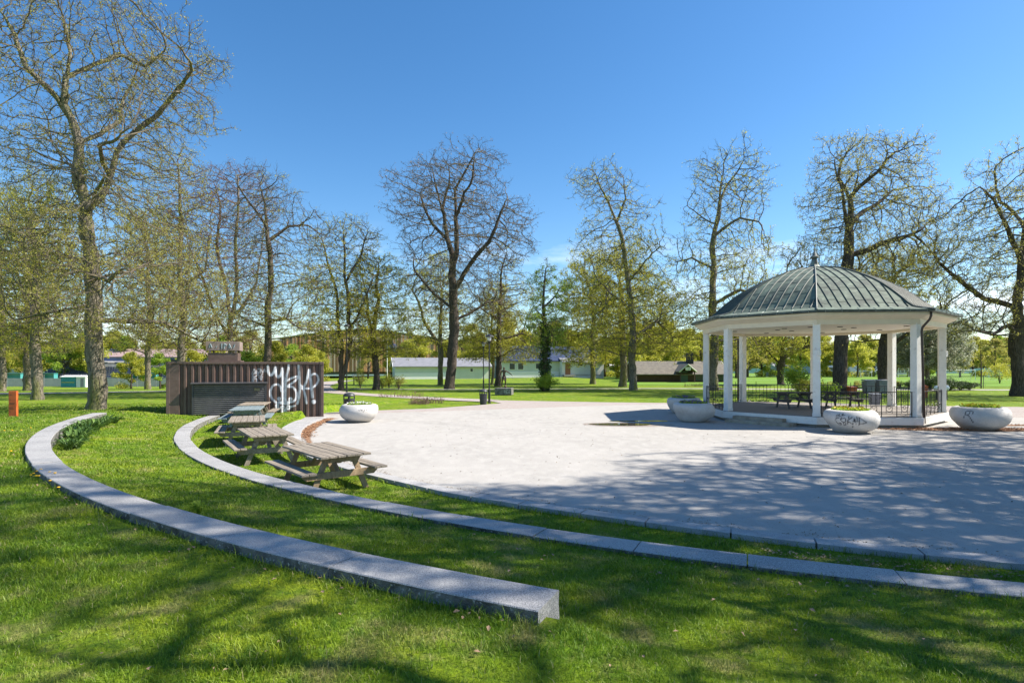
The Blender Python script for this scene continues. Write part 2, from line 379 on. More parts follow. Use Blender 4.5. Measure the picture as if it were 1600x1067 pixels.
# mulch strips, puddle
def blob(name, c, rx, ry, rot, z, m, n=70, rough=.18, seed=0, kind='stuff', label=None):
    rs = np.random.RandomState(seed); a = np.linspace(0, 2 * PI, n, endpoint=False)
    k = 1 + rough * sum(rs.uniform(.3, 1) / (i ** .8) * np.sin(i * a + rs.uniform(0, 6)) for i in range(2, 11)) * .5 + rs.uniform(-.03, .03, n)
    p = np.c_[rx * k * np.cos(a), ry * k * np.sin(a)]; p = p @ np.array([[math.cos(rot), math.sin(rot)], [-math.sin(rot), math.cos(rot)]]) + np.array(c)
    return p, sheet(name, p, z, m, kind=kind)
blob('bark_mulch', (17.9, 21.9), 3.6, .62, R(-1), .021, M_mulch, seed=4)
blob('bark_mulch', (22.0, 21.2), 2.2, .5, R(2), .021, M_mulch, seed=5)
_t = np.linspace(-169, -146, 24); ribbon('bark_mulch', [(CX + q * math.cos(R(b)), CY + q * math.sin(R(b))) for q, b in zip(np.interp(_t, KT, KR) - np.interp(_t, [-170, -158, -140, -60], [.95, .8, .32, .28]) - .2, _t)], [.9, .5, .4, .35, .3, .4, .3, .4, .5, .4, .5, .35, .5, .45, .3, .3, .25, .25, .2, .2, .15, .12, .1, .06], .026, M_mulch, ragged=.09)
blob('bark_mulch', (20.9, 23.4), 1.8, .22, R(2), .021, M_mulch, seed=8)
M_wet = mat('wet_paving', (.16, .12, .09), .12, var=(.24, .17, .12), scale=2, lo=.4, hi=.6, spec=.6)
M_water = mat('puddle_water', (.05, .045, .04), .03, spec=.9)
blob('wet_paving', (4.75, 23.75), 1.85, .8, R(-4), .018, mat('damp_paving', (.25, .205, .165), .6, var=(.33, .27, .22), scale=3), seed=9, kind='structure')
blob('water', (4.5, 23.8), 1.25, .58, R(-4), .022, M_water, seed=10, kind='structure')
blob('water', (5.7, 25.2), 1.5, .22, R(3), .022, M_water, seed=11, kind='structure')
# ------------------------------------------------------------------ trees
def bark(name, c1, c2, moss=(.16, .17, .045), sc=1.0, ml=.52, mh=.66):
    return mat(name, c1, .95, var=c2, scale=6 * sc, detail=8, lo=.38, hi=.6, var2=moss, scale2=.7, lo2=ml, hi2=mh, bump=1, bscale=9 * sc, bdist=.09, stretch=(1.6, 1.6, .35), spec=.15, speck=(.035, .03, .024), sscale=14 * sc, slo=.56, shi=.66)
M_bark = bark('bark', (.27, .235, .185), (.16, .14, .11))
M_barkd = bark('dark_bark', (.135, .11, .088), (.075, .06, .05), moss=(.14, .14, .05), ml=.6, mh=.75)
M_twig = mat('twig_bark', (.125, .102, .08), .9, var=(.17, .145, .10), scale=.8, spec=.1)
M_twigr = mat('reddish_twig', (.20, .125, .105), .9, var=(.15, .10, .08), scale=.8, spec=.1)
def leafm(name, a, b_, c, tl=.6):
    m = bpy.data.materials.new(name); m.use_nodes = True; t = m.node_tree; n = t.nodes; l = t.links; b = n['Principled BSDF']
    at = n.new('ShaderNodeAttribute'); at.attribute_name = 'rnd'; r = n.new('ShaderNodeValToRGB'); e = r.color_ramp.elements
    e[0].color = (*a, 1); e[1].color = (*c, 1); q = r.color_ramp.elements.new(.5); q.color = (*b_, 1)
    l.new(at.outputs['Fac'], r.inputs[0]); l.new(r.outputs[0], b.inputs['Base Color']); b.inputs['Roughness'].default_value = .5
    tr = n.new('ShaderNodeBsdfTranslucent'); l.new(r.outputs[0], tr.inputs[0]); ms = n.new('ShaderNodeMixShader'); ms.inputs[0].default_value = tl
    l.new(b.outputs[0], ms.inputs[1]); l.new(tr.outputs[0], ms.inputs[2]); l.new(ms.outputs[0], n['Material Output'].inputs[0]); return m
LY = leafm('spring_leaf', (.27, .27, .03), (.48, .46, .05), (.66, .62, .10))
LG = leafm('green_leaf', (.17, .27, .03), (.32, .45, .05), (.50, .60, .08))
LO = leafm('olive_leaf', (.26, .24, .06), (.42, .39, .09), (.56, .52, .14))
LFY = leafm('bright_spring_leaf', (.30, .31, .04), (.50, .50, .06), (.66, .64, .12), .6)
LW = leafm('blossom_leaf', (.16, .20, .09), (.34, .36, .24), (.62, .62, .52))
LI = leafm('ivy_leaf', (.02, .04, .010), (.045, .085, .018), (.10, .16, .03), .15)
LB = leafm('bud', (.16, .10, .07), (.22, .15, .08), (.26, .21, .08), .2)

def frames(T):
    ref = np.array((.31, .93, .19)); U = ref - (T @ ref)[:, None] * T; U /= np.linalg.norm(U, axis=1)[:, None] + 1e-9
    return U, np.cross(T, U)

def grow(P, par, attr, D, kill, rs, iters=90, jit=.3, up=.08, decay=None):
    P = list(P); par = list(par); kids = [0] * len(P)
    for i, p in enumerate(par):
        if p >= 0: kids[p] += 1
    A = attr; near = np.full(len(A), 0); dist = np.full(len(A), 1e9)
    new = np.arange(len(P))
    for it in range(iters):
        Q = np.array([P[i] for i in new])
        for s in range(0, len(A), 4000):
            d = np.linalg.norm(A[s:s + 4000, None] - Q[None], axis=2) if len(Q) < 900 else None
            if d is None:
                d = np.concatenate([np.linalg.norm(A[s:s + 4000, None] - Q[None, j:j + 500], axis=2) for j in range(0, len(Q), 500)], 1)
            k = d.argmin(1); dm = d[np.arange(len(k)), k]; b = dm < dist[s:s + 4000]
            dist[s:s + 4000] = np.where(b, dm, dist[s:s + 4000]); near[s:s + 4000] = np.where(b, new[k], near[s:s + 4000])
        keep = dist > kill; A = A[keep]; near = near[keep]; dist = dist[keep]
        if len(A) == 0: break
        Pn = np.array(P); dv = A - Pn[near]; dv /= np.linalg.norm(dv, axis=1)[:, None]
        acc = np.zeros((len(P), 3)); np.add.at(acc, near, dv); act = np.unique(near)
        a0 = len(P); new = []
        for i in act:
            if kids[i] >= 4: near_i = near == i; dist[near_i] *= .9; continue
            v = acc[i]; v = v / (np.linalg.norm(v) + 1e-9) + rs.randn(3) * jit; v[2] += up
            if par[i] >= 0: pd_ = P[i] - P[par[i]]; v = v + pd_ / (np.linalg.norm(pd_) + 1e-9) * (.55 if kids[i] == 0 else .1)
            v /= np.linalg.norm(v)
            P.append(P[i] + v * D * rs.uniform(.8, 1.15)); par.append(i); kids.append(0); kids[i] += 1; new.append(len(P) - 1)
        if not new: break
        new = np.array(new)
        if len(P) > 9000: break
    return np.array(P), np.array(par)

def wood(name, P, par, r, sel, parent, mats, mi=None, K1=12, extra=None):
    """truncated cones node to node for the selected nodes; continuation shares rings"""
    n = len(P); kids_best = np.full(n, -1)
    for i in range(n - 1, 0, -1):
        p = par[i]
        if p >= 0 and (kids_best[p] < 0 or r[i] > r[kids_best[p]]): kids_best[p] = i
    T = np.zeros((n, 3)); 
    pp = np.where(par < 0, 0, par); d = P - P[pp]; d[par < 0] = (0, 0, 1); d /= np.linalg.norm(d, axis=1)[:, None] + 1e-9
    T = d.copy(); kb = kids_best; has = kb >= 0; T[has] += d[kb[has]]; T /= np.linalg.norm(T, axis=1)[:, None] + 1e-9
    U, W = frames(T); Ud, Wd = frames(d)
    Vs = []; Qs = []; Ms = []; off = 0
    for K, lo, hi in ((K1, .14, 9), (6, .05, .14), (4, .018, .05), (3, 0, .018)):
        cl = (r >= lo) & (r < hi); idx = np.where(cl & sel)[0]
        if not len(idx): continue
        a = np.arange(K) * 2 * PI / K; ca = np.cos(a)[None, :, None]; sa = np.sin(a)[None, :, None]
        allc = np.where(cl)[0]; base = np.full(n, -1); base[allc] = off + np.arange(len(allc)) * K
        wob = 1.0
        Vs.append((P[allc, None] + r[allc, None, None] * (ca * U[allc, None] + sa * W[allc, None])).reshape(-1, 3)); off += len(allc) * K
        idx = idx[par[idx] >= 0]; p = par[idx]; share = (kids_best[p] == idx) & cl[p]
        st = np.where(share, base[p], 0); ns = np.where(~share)[0]; st[ns] = off + np.arange(len(ns)) * K
        q = idx[ns]; pq = par[q]; rr = np.where(kids_best[pq] == q, r[pq], r[q] * 1.15)
        uu = np.where((kids_best[pq] == q)[:, None], U[pq], Ud[q]); ww = np.where((kids_best[pq] == q)[:, None], W[pq], Wd[q])
        Vs.append((P[pq, None] + rr[:, None, None] * (ca * uu[:, None] + sa * ww[:, None])).reshape(-1, 3)); off += len(ns) * K
        j = np.arange(K)[None]; j2 = (j + 1) % K; s0 = st[:, None]; e0 = base[idx][:, None]
        Qs.append(np.stack([s0 + j, s0 + j2, e0 + j2, e0 + j], -1).reshape(-1, 4))
    V = np.concatenate(Vs); Q = np.concatenate(Qs); used = np.unique(Q); remap = np.zeros(len(V), int); remap[used] = np.arange(len(used))
    return V[used], remap[Q]

def leaves_geo(C, size, rs, per=1, spread=.1):
    """small folded leaf quads round the given centres"""
    n = len(C) * per; c = np.repeat(C, per, 0) + rs.randn(n, 3) * spread
    u = rs.randn(n, 3); u /= np.linalg.norm(u, axis=1)[:, None]; v = rs.randn(n, 3); v -= (u * v).sum(1)[:, None] * u; v /= np.linalg.norm(v, axis=1)[:, None]
    s = size * rs.uniform(.6, 1.4, (n, 1)); w_ = np.cross(u, v) * s * .25
    V = np.stack([c - u * s * .5, c + v * s * .32 + w_, c + u * s * .5, c - v * s * .32 + w_], 1).reshape(-1, 3)
    i = np.arange(n) * 4; return V, np.stack([i, i + 1, i + 2, i + 3], -1), np.repeat(rs.rand(n), 4)

def envelope_points(env, Y, n, rs, flat=.9, gaps=10):
    """env: [(py, xl, xr)...] photo heights of the crown -> points in a rounded volume at distance Y, with gaps"""
    E = np.array(env, float); E = E[E[:, 0].argsort()]
    ys = np.linspace(E[0, 0], E[-1, 0], 80); xl = np.interp(ys, E[:, 0], E[:, 1]); xr = np.interp(ys, E[:, 0], E[:, 2])
    cx_ = (xl + xr) / 2; hw = (xr - xl) / 2
    for q in range(3):
        f = rs.uniform(.12, .45); xl = xl - hw * .10 * np.sin(np.arange(80) * f + rs.uniform(0, 6)); xr = xr + hw * .10 * np.sin(np.arange(80) * f + rs.uniform(0, 6))
    wts = (xr - xl) ** 1.25; wts /= wts.sum(); k = rs.choice(80, n * 2, p=wts); y = ys[k] + rs.uniform(-.5, .5, n * 2) * (ys[1] - ys[0])
    u = rs.uniform(-1, 1, n * 2); half = (xr[k] - xl[k]) / 2; x = (xl[k] + xr[k]) / 2 + u * half
    dy = rs.uniform(-1, 1, n * 2) * np.sqrt(np.maximum(0, 1 - u * u)) * half * Y / 900 * flat
    Yw = Y + dy; A = np.stack([(x - 800) / 900 * Y, Yw, CAMZ - (y - 571) / 900 * Y], 1)
    nc = max(30, int(n / 34)); ci = rs.choice(len(A), nc); sg = .027 * (ys[-1] - ys[0]) / 900 * Y * rs.uniform(.6, 1.5, nc); m_ = int(len(A) * .80); k2 = rs.randint(nc, size=m_)
    A[:m_] = A[ci][k2] + rs.randn(m_, 3) * sg[k2][:, None] * (1.25, 1.25, .75); rs.shuffle(A)
    ok = np.ones(len(A), bool)
    for g in range(gaps):
        c = A[rs.randint(len(A))]; sh = rs.rand() < .5; c = c + (np.sign(c - A.mean(0)) * (1.2, 1.2, .8) * sh)
        ok &= np.linalg.norm((A - c) * (1, 1, 1.35), axis=1) > rs.uniform(.035, .085) * (ys[-1] - ys[0]) / 900 * Y
    A = A[ok][:n]; return A

def tree(name, label, base, Y, tr, skel, env, n=1500, seed=1, step=None, kill=None, leaf=LY, lsize=.09, ldens=1.0, lper=3, twn=3, twl=.55, tuft=0.0, ivy=0,
         barkm=None, twigm=None, cat='tree', group=None, flare=.55, jit=.24, up=.06, tipr=None, zb=None, leafz=None, gaps=10, flat=.9, grp=None):
    rs = np.random.RandomState(seed); tr *= .80; n = int(n * 2.1); ldens = ldens * 1.42; lsize *= .95; lper += 1; flare *= .6; gaps = int(gaps * 1.5)
    bx = (base - 800) / 900 * Y; bz = G(bx, Y) if zb is None else zb
    o0 = np.array((bx, Y, bz)); H = CAMZ - (min(e[0] for e in env) - 571) / 900 * Y - bz
    D = (step or H * .021) * .86; kill = kill or D * 1.1
    P = []; par = []
    def poly(pts, start):
        last = start
        for (x, y, dy) in pts:
            q = px(x, y, Y); q[0] = (x - 800) / 900 * Y; q[1] = Y + dy
            if last is None:
                P.append(o0 - (0, 0, .15)); par.append(-1); last = 0; continue
            a = P[last]; L_ = np.linalg.norm(q - a); m_ = max(1, int(L_ / (D * 1.1)))
            side = rs.randn(3) * L_ * .03
            for i in range(1, m_ + 1):
                t = i / m_; P.append(a + (q - a) * t + side * math.sin(PI * t) + rs.randn(3) * D * .05); par.append(last); last = len(P) - 1
        return last
    for k, limb in enumerate(skel):
        if k == 0: poly([(base, 0, 0)] + limb, None)
        else:
            q = px(limb[0][0], limb[0][1], Y); q[1] += limb[0][2]
            j = int(np.linalg.norm(np.array(P) - q, axis=1).argmin()); poly(limb[1:], j)
    attr = envelope_points(env, Y, n, rs, flat, gaps)
    P, par = grow(P, par, attr, D, kill, rs, jit=jit, up=up)
    N_ = len(P); rt = tipr or (.009 + .00009 * Y); ch = np.zeros(N_, int)
    for p in par[par >= 0]: ch[p] += 1
    nt_ = (ch == 0).sum(); e = np.clip(math.log(max(nt_, 3)) / math.log(tr / rt), 1.7, 3.2); acc = np.zeros(N_)
    for i in range(N_ - 1, -1, -1):
        if ch[i] == 0: acc[i] = rt ** e
        if par[i] >= 0: acc[par[i]] += acc[i]
    r = acc ** (1 / e); r *= tr / r[0] if r[0] > tr else 1
    r = r * (1 + .0 * r)
    hgt = P[:, 2] - bz; core = r > tr * .55; r = r * np.where(core, 1 + flare * np.exp(-np.maximum(hgt, 0) / (tr * 1.1)), 1)
    r = r * (1 + .06 * rs.randn(N_) * (r > .06))
    root = empty(name, o0, 0, label, cat, group)
    Pl = P - o0
    thick = r > max(.045, tr * .13)
    V, Q = wood('trunk', Pl, par, r, thick, root, None); 
    fastmesh('trunk', V, quads=Q, mats=[barkm or M_bark], smooth=True, parent=root)
    Vb, Qb = wood('b', Pl, par, r, ~thick, root, None)
    # twigs
    thin = np.where(r < rt * 2.6)[0]; src = np.repeat(thin, twn); src = src[rs.rand(len(src)) < .85]
    src = src[par[src] >= 0]; dd = P[src] - P[par[src]]; dd /= np.linalg.norm(dd, axis=1)[:, None]
    d1 = dd + rs.randn(len(src), 3) * .5 + (0, 0, .15); d1 /= np.linalg.norm(d1, axis=1)[:, None]
    d2 = d1 + rs.randn(len(src), 3) * .45 + (0, 0, .2); d2 /= np.linalg.norm(d2, axis=1)[:, None]
    ll = twl * (D / .35) ** .5 * rs.uniform(.4, 1.15, (len(src), 1)); p0 = Pl[src]; p1 = p0 + d1 * ll * .5; p2 = p1 + d2 * ll * .5
    rr = rt * .62; K = 3; a = np.arange(K) * 2 * PI / K
    def ring(p, d, q): u, w_ = frames(d); return (p[:, None] + q * (np.cos(a)[None, :, None] * u[:, None] + np.sin(a)[None, :, None] * w_[:, None]))
    m_ = len(src); Vt = np.stack([ring(p0, d1, rr), ring(p1, d1, rr * .8), ring(p2, d2, rr * .35)], 1).reshape(-1, 3)
    i0 = (np.arange(m_) * 9)[:, None, None] + (np.arange(2) * 3)[None, :, None]; j = np.arange(3)[None, None]; j2 = (j + 1) % 3
    Qt = np.stack([i0 + j, i0 + j2, i0 + 3 + j2, i0 + 3 + j], -1).reshape(-1, 4)
    # leaves
    ends = np.concatenate([p2, p1]); f_ = 4.2 / (Y / 50) ** .5; cl_ = np.sin(ends[:, 0] * f_ + 2 * np.sin(ends[:, 2] * f_ * .7)) * np.sin(ends[:, 1] * f_ * .9 + ends[:, 2] * f_ * 1.1); ends = ends[rs.rand(len(ends)) < ldens * .5 * np.clip(.75 + 1.1 * cl_, .1, 1.9)]
    if leafz is not None:      # leafier below a height
        h = (ends[:, 2]) / H; ends = ends[rs.rand(len(h)) < np.clip(1 - (h - leafz[0]) / (leafz[1] - leafz[0]), leafz[2], 1)]
    if len(ends) == 0: ends = p2[:5]
    Vl, Ql, A = leaves_geo(ends, lsize, rs, lper, .085 * (Y / 50) ** .5)
    if tuft:
        big = np.where((r > rt * 3) & (hgt > 2))[0]; q = Pl[rs.choice(big, int(tuft * len(big)))] 
        V2, Q2, A2 = leaves_geo(q, lsize, rs, 7, .32); Ql = np.concatenate([Ql, Q2 + len(Vl)]); Vl = np.concatenate([Vl, V2]); A = np.concatenate([A, A2])
    nb, nq = len(Vb), len(Qb)
    VV = np.concatenate([Vb, Vt, Vl]); QQ = np.concatenate([Qb, Qt + nb, Ql + nb + len(Vt)]); mi = np.concatenate([np.zeros(nq + len(Qt), int), np.ones(len(Ql), int)])
    fastmesh('crown', VV, quads=QQ, mats=[twigm or M_twig, leaf], mi=mi, smooth=False, parent=root, attr={'rnd': np.concatenate([np.zeros(nb + len(Vt)), A])})
    if ivy:
        tk = np.where((r > .09) & (hgt < ivy))[0]; q = np.repeat(tk, 30); an = rs.rand(len(q)) * 2 * PI
        pos = Pl[q] + np.c_[np.cos(an), np.sin(an), rs.randn(len(q)) * .5] * (r[q][:, None] + rs.uniform(0, .3, (len(q), 1)))
        V2, Q2, A2 = leaves_geo(pos, .2, rs, 3, .08); fastmesh('ivy', V2, quads=Q2, mats=[LI], parent=root, attr={'rnd': A2})
    return root

def leafy(name, label, H, Wd, tr, nleaf, lsize, leaf, seed, barkm=None, low=.25, group=None, nl=10, sub=None):
    """far broadleaf tree: trunk, limbs and leaf clumps in a lumpy crown; built at the origin"""
    rs = np.random.RandomState(seed); root = empty(name, (0, 0, 0), 0, label, 'tree', group)
    mb = MB(); tops = []
    mb.tube([(0, 0, -.2), (rs.uniform(-.1, .1), 0, H * .2), (rs.uniform(-.3, .3), rs.uniform(-.2, .2), H * .5), (rs.uniform(-.4, .4), 0, H * .85)], [tr * 1.3, tr, tr * .7, tr * .15], 7)
    cl = []
    for i in range(nl * 3):
        z = H * (low + (1 - low) * rs.rand() ** .8); q = (z / H - low) / (1 - low); rad = Wd / 2 * (1 - abs(q * 2 - .75) ** 2.2 * .42) * rs.uniform(.25, 1) ** .6
        if q > .85: rad *= .5
        a = rs.rand() * 2 * PI; c = np.array((rad * math.cos(a), rad * math.sin(a), z)); cl.append((c, rs.uniform(.10, .2) * Wd))
        if i % 2 == 0: mb.tube([(0, 0, z * .55), c * (.5, .5, .85), c], [tr * .35, tr * .2, .03], 4)
    mb.build('trunk', barkm or M_barkd, root, smooth=True)
    cs = np.array([c for c, _ in cl]); ss = np.array([s for _, s in cl]); k = rs.randint(len(cl), size=nleaf)
    d = rs.randn(nleaf, 3); d /= np.linalg.norm(d, axis=1)[:, None]; pos = cs[k] + d * ss[k][:, None] * rs.uniform(.3, 1.1, (nleaf, 1)) * (1, 1, .7)
    V, Q, A = leaves_geo(pos, lsize, rs); fastmesh('crown', V, quads=Q, mats=[leaf], parent=root, attr={'rnd': A}); return root
def E(*a): return list(a)
# ------------------------------------------------------------------ the park trees, left to right
T1 = tree('oak_tree', 'tallest oak at far left, thick trunk right behind the upper seat wall end', 150, 24.5, .40,
  [[(148, 560, 0), (145, 470, .1), (144, 400, 0), (140, 320, -.2), (132, 250, -.3), (124, 195, -.4), (112, 160, -.5)],
   [(148, 330, 0), (153, 290, .5), (160, 225, .9), (180, 190, 1.2), (215, 165, 1.2), (262, 125, .8), (290, 105, .4)],
   [(124, 195, 0), (108, 165, -.6), (72, 125, -1), (62, 80, -1.2), (40, 40, -1.5)],
   [(115, 175, 0), (118, 120, -.4), (108, 70, 0), (90, 20, .3)],
   [(118, 130, 0), (140, 95, .3), (170, 70, .8), (205, 85, 1), (235, 60, 1)],
   [(160, 225, 0), (158, 170, 1.2), (150, 120, 1.8), (170, 60, 2)],
   [(142, 340, 0), (175, 315, -1), (215, 300, -2), (262, 330, -3)],
   [(143, 270, 0), (110, 260, .8), (75, 240, 1.6), (35, 225, 2.2), (8, 185, 2.5)],
   [(155, 260, 0), (195, 248, -1.5), (240, 255, -2.4), (275, 245, -3)],
   [(148, 435, 0), (185, 440, -1.2), (230, 452, -2.4), (280, 440, -3.3), (318, 470, -4)],
   [(150, 500, 0), (200, 500, 1), (250, 515, 1.7), (300, 545, 2.2)],
   [(145, 400, 0), (110, 405, 1), (75, 420, 1.6), (40, 415, 2.4)],
   [(148, 470, 0), (115, 490, -1), (80, 505, -1.8)]],
  E((-8, 60, 210), (40, 25, 270), (110, 8, 322), (190, 0, 312), (250, 20, 280), (320, 40, 250), (400, 30, 300), (470, 60, 335), (530, 90, 320)),
  n=4200, seed=11, step=.27, kill=.27, ldens=.72, lper=3, lsize=.065, twl=.42, leafz=(.45, 1.0, .5), tipr=.0095, leaf=LO, tuft=.25, jit=.3, gaps=30)
tree('oak_tree', 'slim mid-height oak left of the tallest oak with a dark trunk', 59, 41, .40,
  [[(57, 560, 0), (55, 500, 0), (52, 420, .4), (50, 360, 0)], [(55, 500, 0), (90, 495, -1), (125, 512, -2)], [(55, 480, 0), (25, 520, 1), (5, 530, 2)]],
  E((280, 20, 75), (330, 5, 110), (400, -15, 130), (480, -10, 135), (540, 0, 130)), n=2300, seed=12, leaf=LY, ldens=.7, lper=3, lsize=.10, tuft=.3, gaps=16)
tree('oak_tree', 'pale thick-trunked tree standing behind the slim oak on the far left', 44, 58, .50,
  [[(44, 560, 0), (45, 480, 0), (40, 400, 0)]], E((300, 0, 80), (380, -30, 110), (470, -40, 130), (550, -20, 125)), n=1500, seed=13, leaf=LO, ldens=.7, lsize=.12, barkm=M_bark)
tree('oak_tree', 'tree cut by the left edge of the picture', 2, 55, .38,
  [[(2, 560, 0), (3, 480, 0), (0, 400, 0)]], E((300, -60, 40), (380, -90, 60), (470, -90, 70), (550, -70, 55)), n=1300, seed=14, leaf=LY, ldens=1.1, lsize=.12)
tree('young_oak', 'slim grey-trunked tree between the tallest oak and the brown container', 231, 62, .36,
  [[(231, 540, 0), (232, 470, 0), (230, 400, 0)]], E((330, 200, 262), (400, 180, 290), (480, 170, 300), (550, 180, 290)), n=1100, seed=15, leaf=LY, ldens=.75, lsize=.13)
tree('beech_tree', 'tall fine-twigged tree with yellow buds rising just left of the container chimney', 284, 48, .36,
  [[(284, 540, 0), (283, 450, 0), (282, 380, 0), (280, 300, 0), (278, 250, 0)], [(283, 450, 0), (310, 420, 1), (320, 360, 1)], [(283, 470, 0), (250, 430, -1), (235, 370, -1)]],
  E((235, 265, 295), (280, 235, 320), (360, 215, 335), (450, 205, 345), (540, 215, 340)), n=2600, seed=16, leaf=LY, ldens=.6, lsize=.10, twigm=M_twigr, up=.2, gaps=14)
tree('beech_tree', 'bare purplish beech with many upright stems behind the container', 365, 52, .34,
  [[(362, 560, 0), (360, 500, 0), (345, 430, .5), (335, 340, 1), (325, 280, 1)], [(360, 510, 0), (375, 430, -.6), (380, 340, -1), (380, 280, -1)], [(360, 500, 0), (395, 440, .8), (402, 380, 1)], [(361, 530, 0), (335, 480, -.5), (310, 400, -1)]],
  E((262, 330, 395), (290, 300, 420), (350, 285, 425), (430, 285, 425), (500, 300, 415), (540, 310, 410)), n=3200, seed=17, leaf=LB, ldens=.6, lsize=.08, twigm=M_twigr, up=.28, jit=.25, gaps=10, lper=2)
tree('elm_tree', 'straight dark tree with a wide bare top directly behind the container', 417, 45, .33,
  [[(417, 560, 0), (418, 480, 0), (422, 400, 0), (414, 340, .3), (405, 290, .2)], [(421, 380, 0), (445, 350, .7), (470, 345, 1.4)], [(418, 350, 0), (395, 320, -.7), (378, 290, -1)], [(418, 500, 0), (455, 500, -1), (495, 520, -2)], [(418, 510, 0), (385, 500, 1), (350, 480, 1.6)]],
  E((262, 385, 425), (300, 370, 460), (350, 360, 497), (400, 375, 500), (450, 370, 495), (520, 360, 500)), n=2500, seed=18, leaf=LY, ldens=.55, lsize=.09, barkm=M_barkd, leafz=(.3, .8, .15), gaps=16)
tree('linden_tree', 'twin-stemmed dark tree standing right of the container and behind the near bin', 533, 56, .34,
  [[(532, 560, 0), (531, 520, 0), (528, 470, 0), (512, 420, .5), (500, 370, .6)], [(533, 596, 0), (542, 560, .2), (544, 500, .1), (538, 430, 0), (537, 370, 0)], [(543, 510, 0), (570, 480, -1), (588, 440, -1.5)], [(540, 440, 0), (560, 400, .8), (570, 360, 1)]],
  E((338, 515, 575), (370, 490, 588), (430, 478, 600), (490, 480, 600), (550, 490, 590)), n=2100, seed=19, leaf=LY, ldens=.9, lsize=.12, barkm=M_barkd, tuft=.3, leafz=(.4, .9, .2), gaps=12)
tree('linden_tree', 'mossy tree with a forked trunk between the container and the white low building', 588, 58, .40,
  [[(586, 560, 0), (584, 520, 0), (592, 470, 0), (590, 430, 0)], [(585, 530, 0), (572, 490, .5), (566, 450, 1)]],
  E((402, 570, 612), (440, 550, 628), (500, 545, 640), (555, 555, 635)), n=1000, seed=20, leaf=LY, ldens=.8, lsize=.12, barkm=M_barkd, tuft=.6)
tree('elm_tree', 'huge leafless elm with a leaning dark trunk in the middle of the picture', 702, 60, .62,
  [[(707, 560, 0), (710, 520, 0), (708, 475, 0), (705, 430, 0), (700, 380, .5), (692, 330, 1), (680, 290, 1.4), (672, 255, 1.6)],
   [(706, 440, 0), (714, 400, -.4), (713, 350, -.6), (712, 300, -.8), (735, 260, -1), (742, 245, -1)],
   [(708, 450, 0), (725, 430, -1), (745, 405, -1.6), (765, 385, -2), (778, 355, -2.2), (790, 325, -2.4)],
   [(697, 370, 0), (672, 345, 1.5), (655, 310, 2.4), (650, 290, 2.6)],
   [(709, 500, 0), (730, 490, 1), (760, 470, 2), (785, 465, 3)],
   [(716, 340, 0), (728, 310, -2), (742, 280, -2.5), (745, 255, -3)],
   [(690, 320, 0), (700, 280, 1.5), (695, 245, 1.6)], [(708, 480, 0), (680, 460, -1), (655, 430, -2)]],
  E((228, 690, 745), (255, 655, 775), (290, 625, 785), (330, 615, 822), (370, 618, 825), (410, 640, 805), (450, 640, 790), (490, 660, 790)), n=3600, seed=21, leaf=LB, ldens=.5, lsize=.11, barkm=M_barkd, twigm=M_twig, lper=2, gaps=22, tipr=.0165, jit=.28)
tree('maple_tree', 'spreading tree just left of and behind the leafless elm', 688, 72, .40,
  [[(689, 550, 0), (688, 520, 0), (690, 470, 0)], [(689, 540, 0), (660, 500, 1), (640, 450, 1.5)]],
  E((395, 665, 705), (430, 630, 720), (480, 618, 735), (540, 625, 735)), n=1400, seed=22, leaf=LY, ldens=.7, lsize=.13, gaps=14)
tree('alder_tree', 'layered dark-branched tree between the leafless elm and the white house', 777, 68, .42,
  [[(779, 550, 0), (780, 500, 0), (784, 450, 0), (787, 410, 0)], [(780, 530, 0), (815, 520, 1), (840, 530, 2)], [(780, 500, 0), (750, 480, 1), (735, 480, 1)]],
  E((385, 778, 800), (420, 755, 825), (470, 740, 838), (520, 735, 845), (560, 740, 840)), n=1300, seed=23, leaf=LY, ldens=.7, lsize=.13, barkm=M_barkd, leafz=(.35, .9, .25), gaps=14)
tree('slender_tree', 'grey sapling-like trunk beside the lamp post left of the statue', 768, 72, .22,
  [[(769, 540, 0), (770, 480, 0)]], E((440, 760, 785), (500, 745, 800), (560, 745, 795)), n=600, seed=24, leaf=LY, ldens=1.1, lsize=.13)
tree('ivy_tree', 'narrow tree wrapped in ivy with a bushy foot right of the statue', 851, 55, .30,
  [[(852, 560, 0), (851, 500, 0), (850, 450, 0), (853, 420, 0)], [(851, 480, 0), (870, 460, .5)], [(851, 500, 0), (835, 480, .5)]],
  E((405, 840, 866), (440, 830, 880), (490, 822, 892), (540, 830, 880)), n=600, seed=25, leaf=LG, ldens=.8, lsize=.12, ivy=6.5, barkm=M_barkd)
tree('oak_tree', 'round leafy oak in front of the gable end of the white house', 926, 76, .45,
  [[(926, 560, 0), (925, 520, 0), (922, 460, 0)]], E((395, 905, 935), (430, 880, 955), (480, 868, 965), (540, 868, 965), (565, 880, 955)), n=1800, seed=26, leaf=LY, ldens=1.2, lsize=.14, gaps=12)
tree('oak_tree', 'shorter leaning trunk close behind the tall oak left of the dark cabin', 972, 66, .50,
  [[(974, 560, 0), (972, 500, 0), (968, 440, 0)]], E((380, 950, 995), (430, 930, 1030), (500, 925, 1050), (550, 935, 1040)), n=1500, seed=27, leaf=LY, ldens=1.1, lsize=.13, gaps=12)
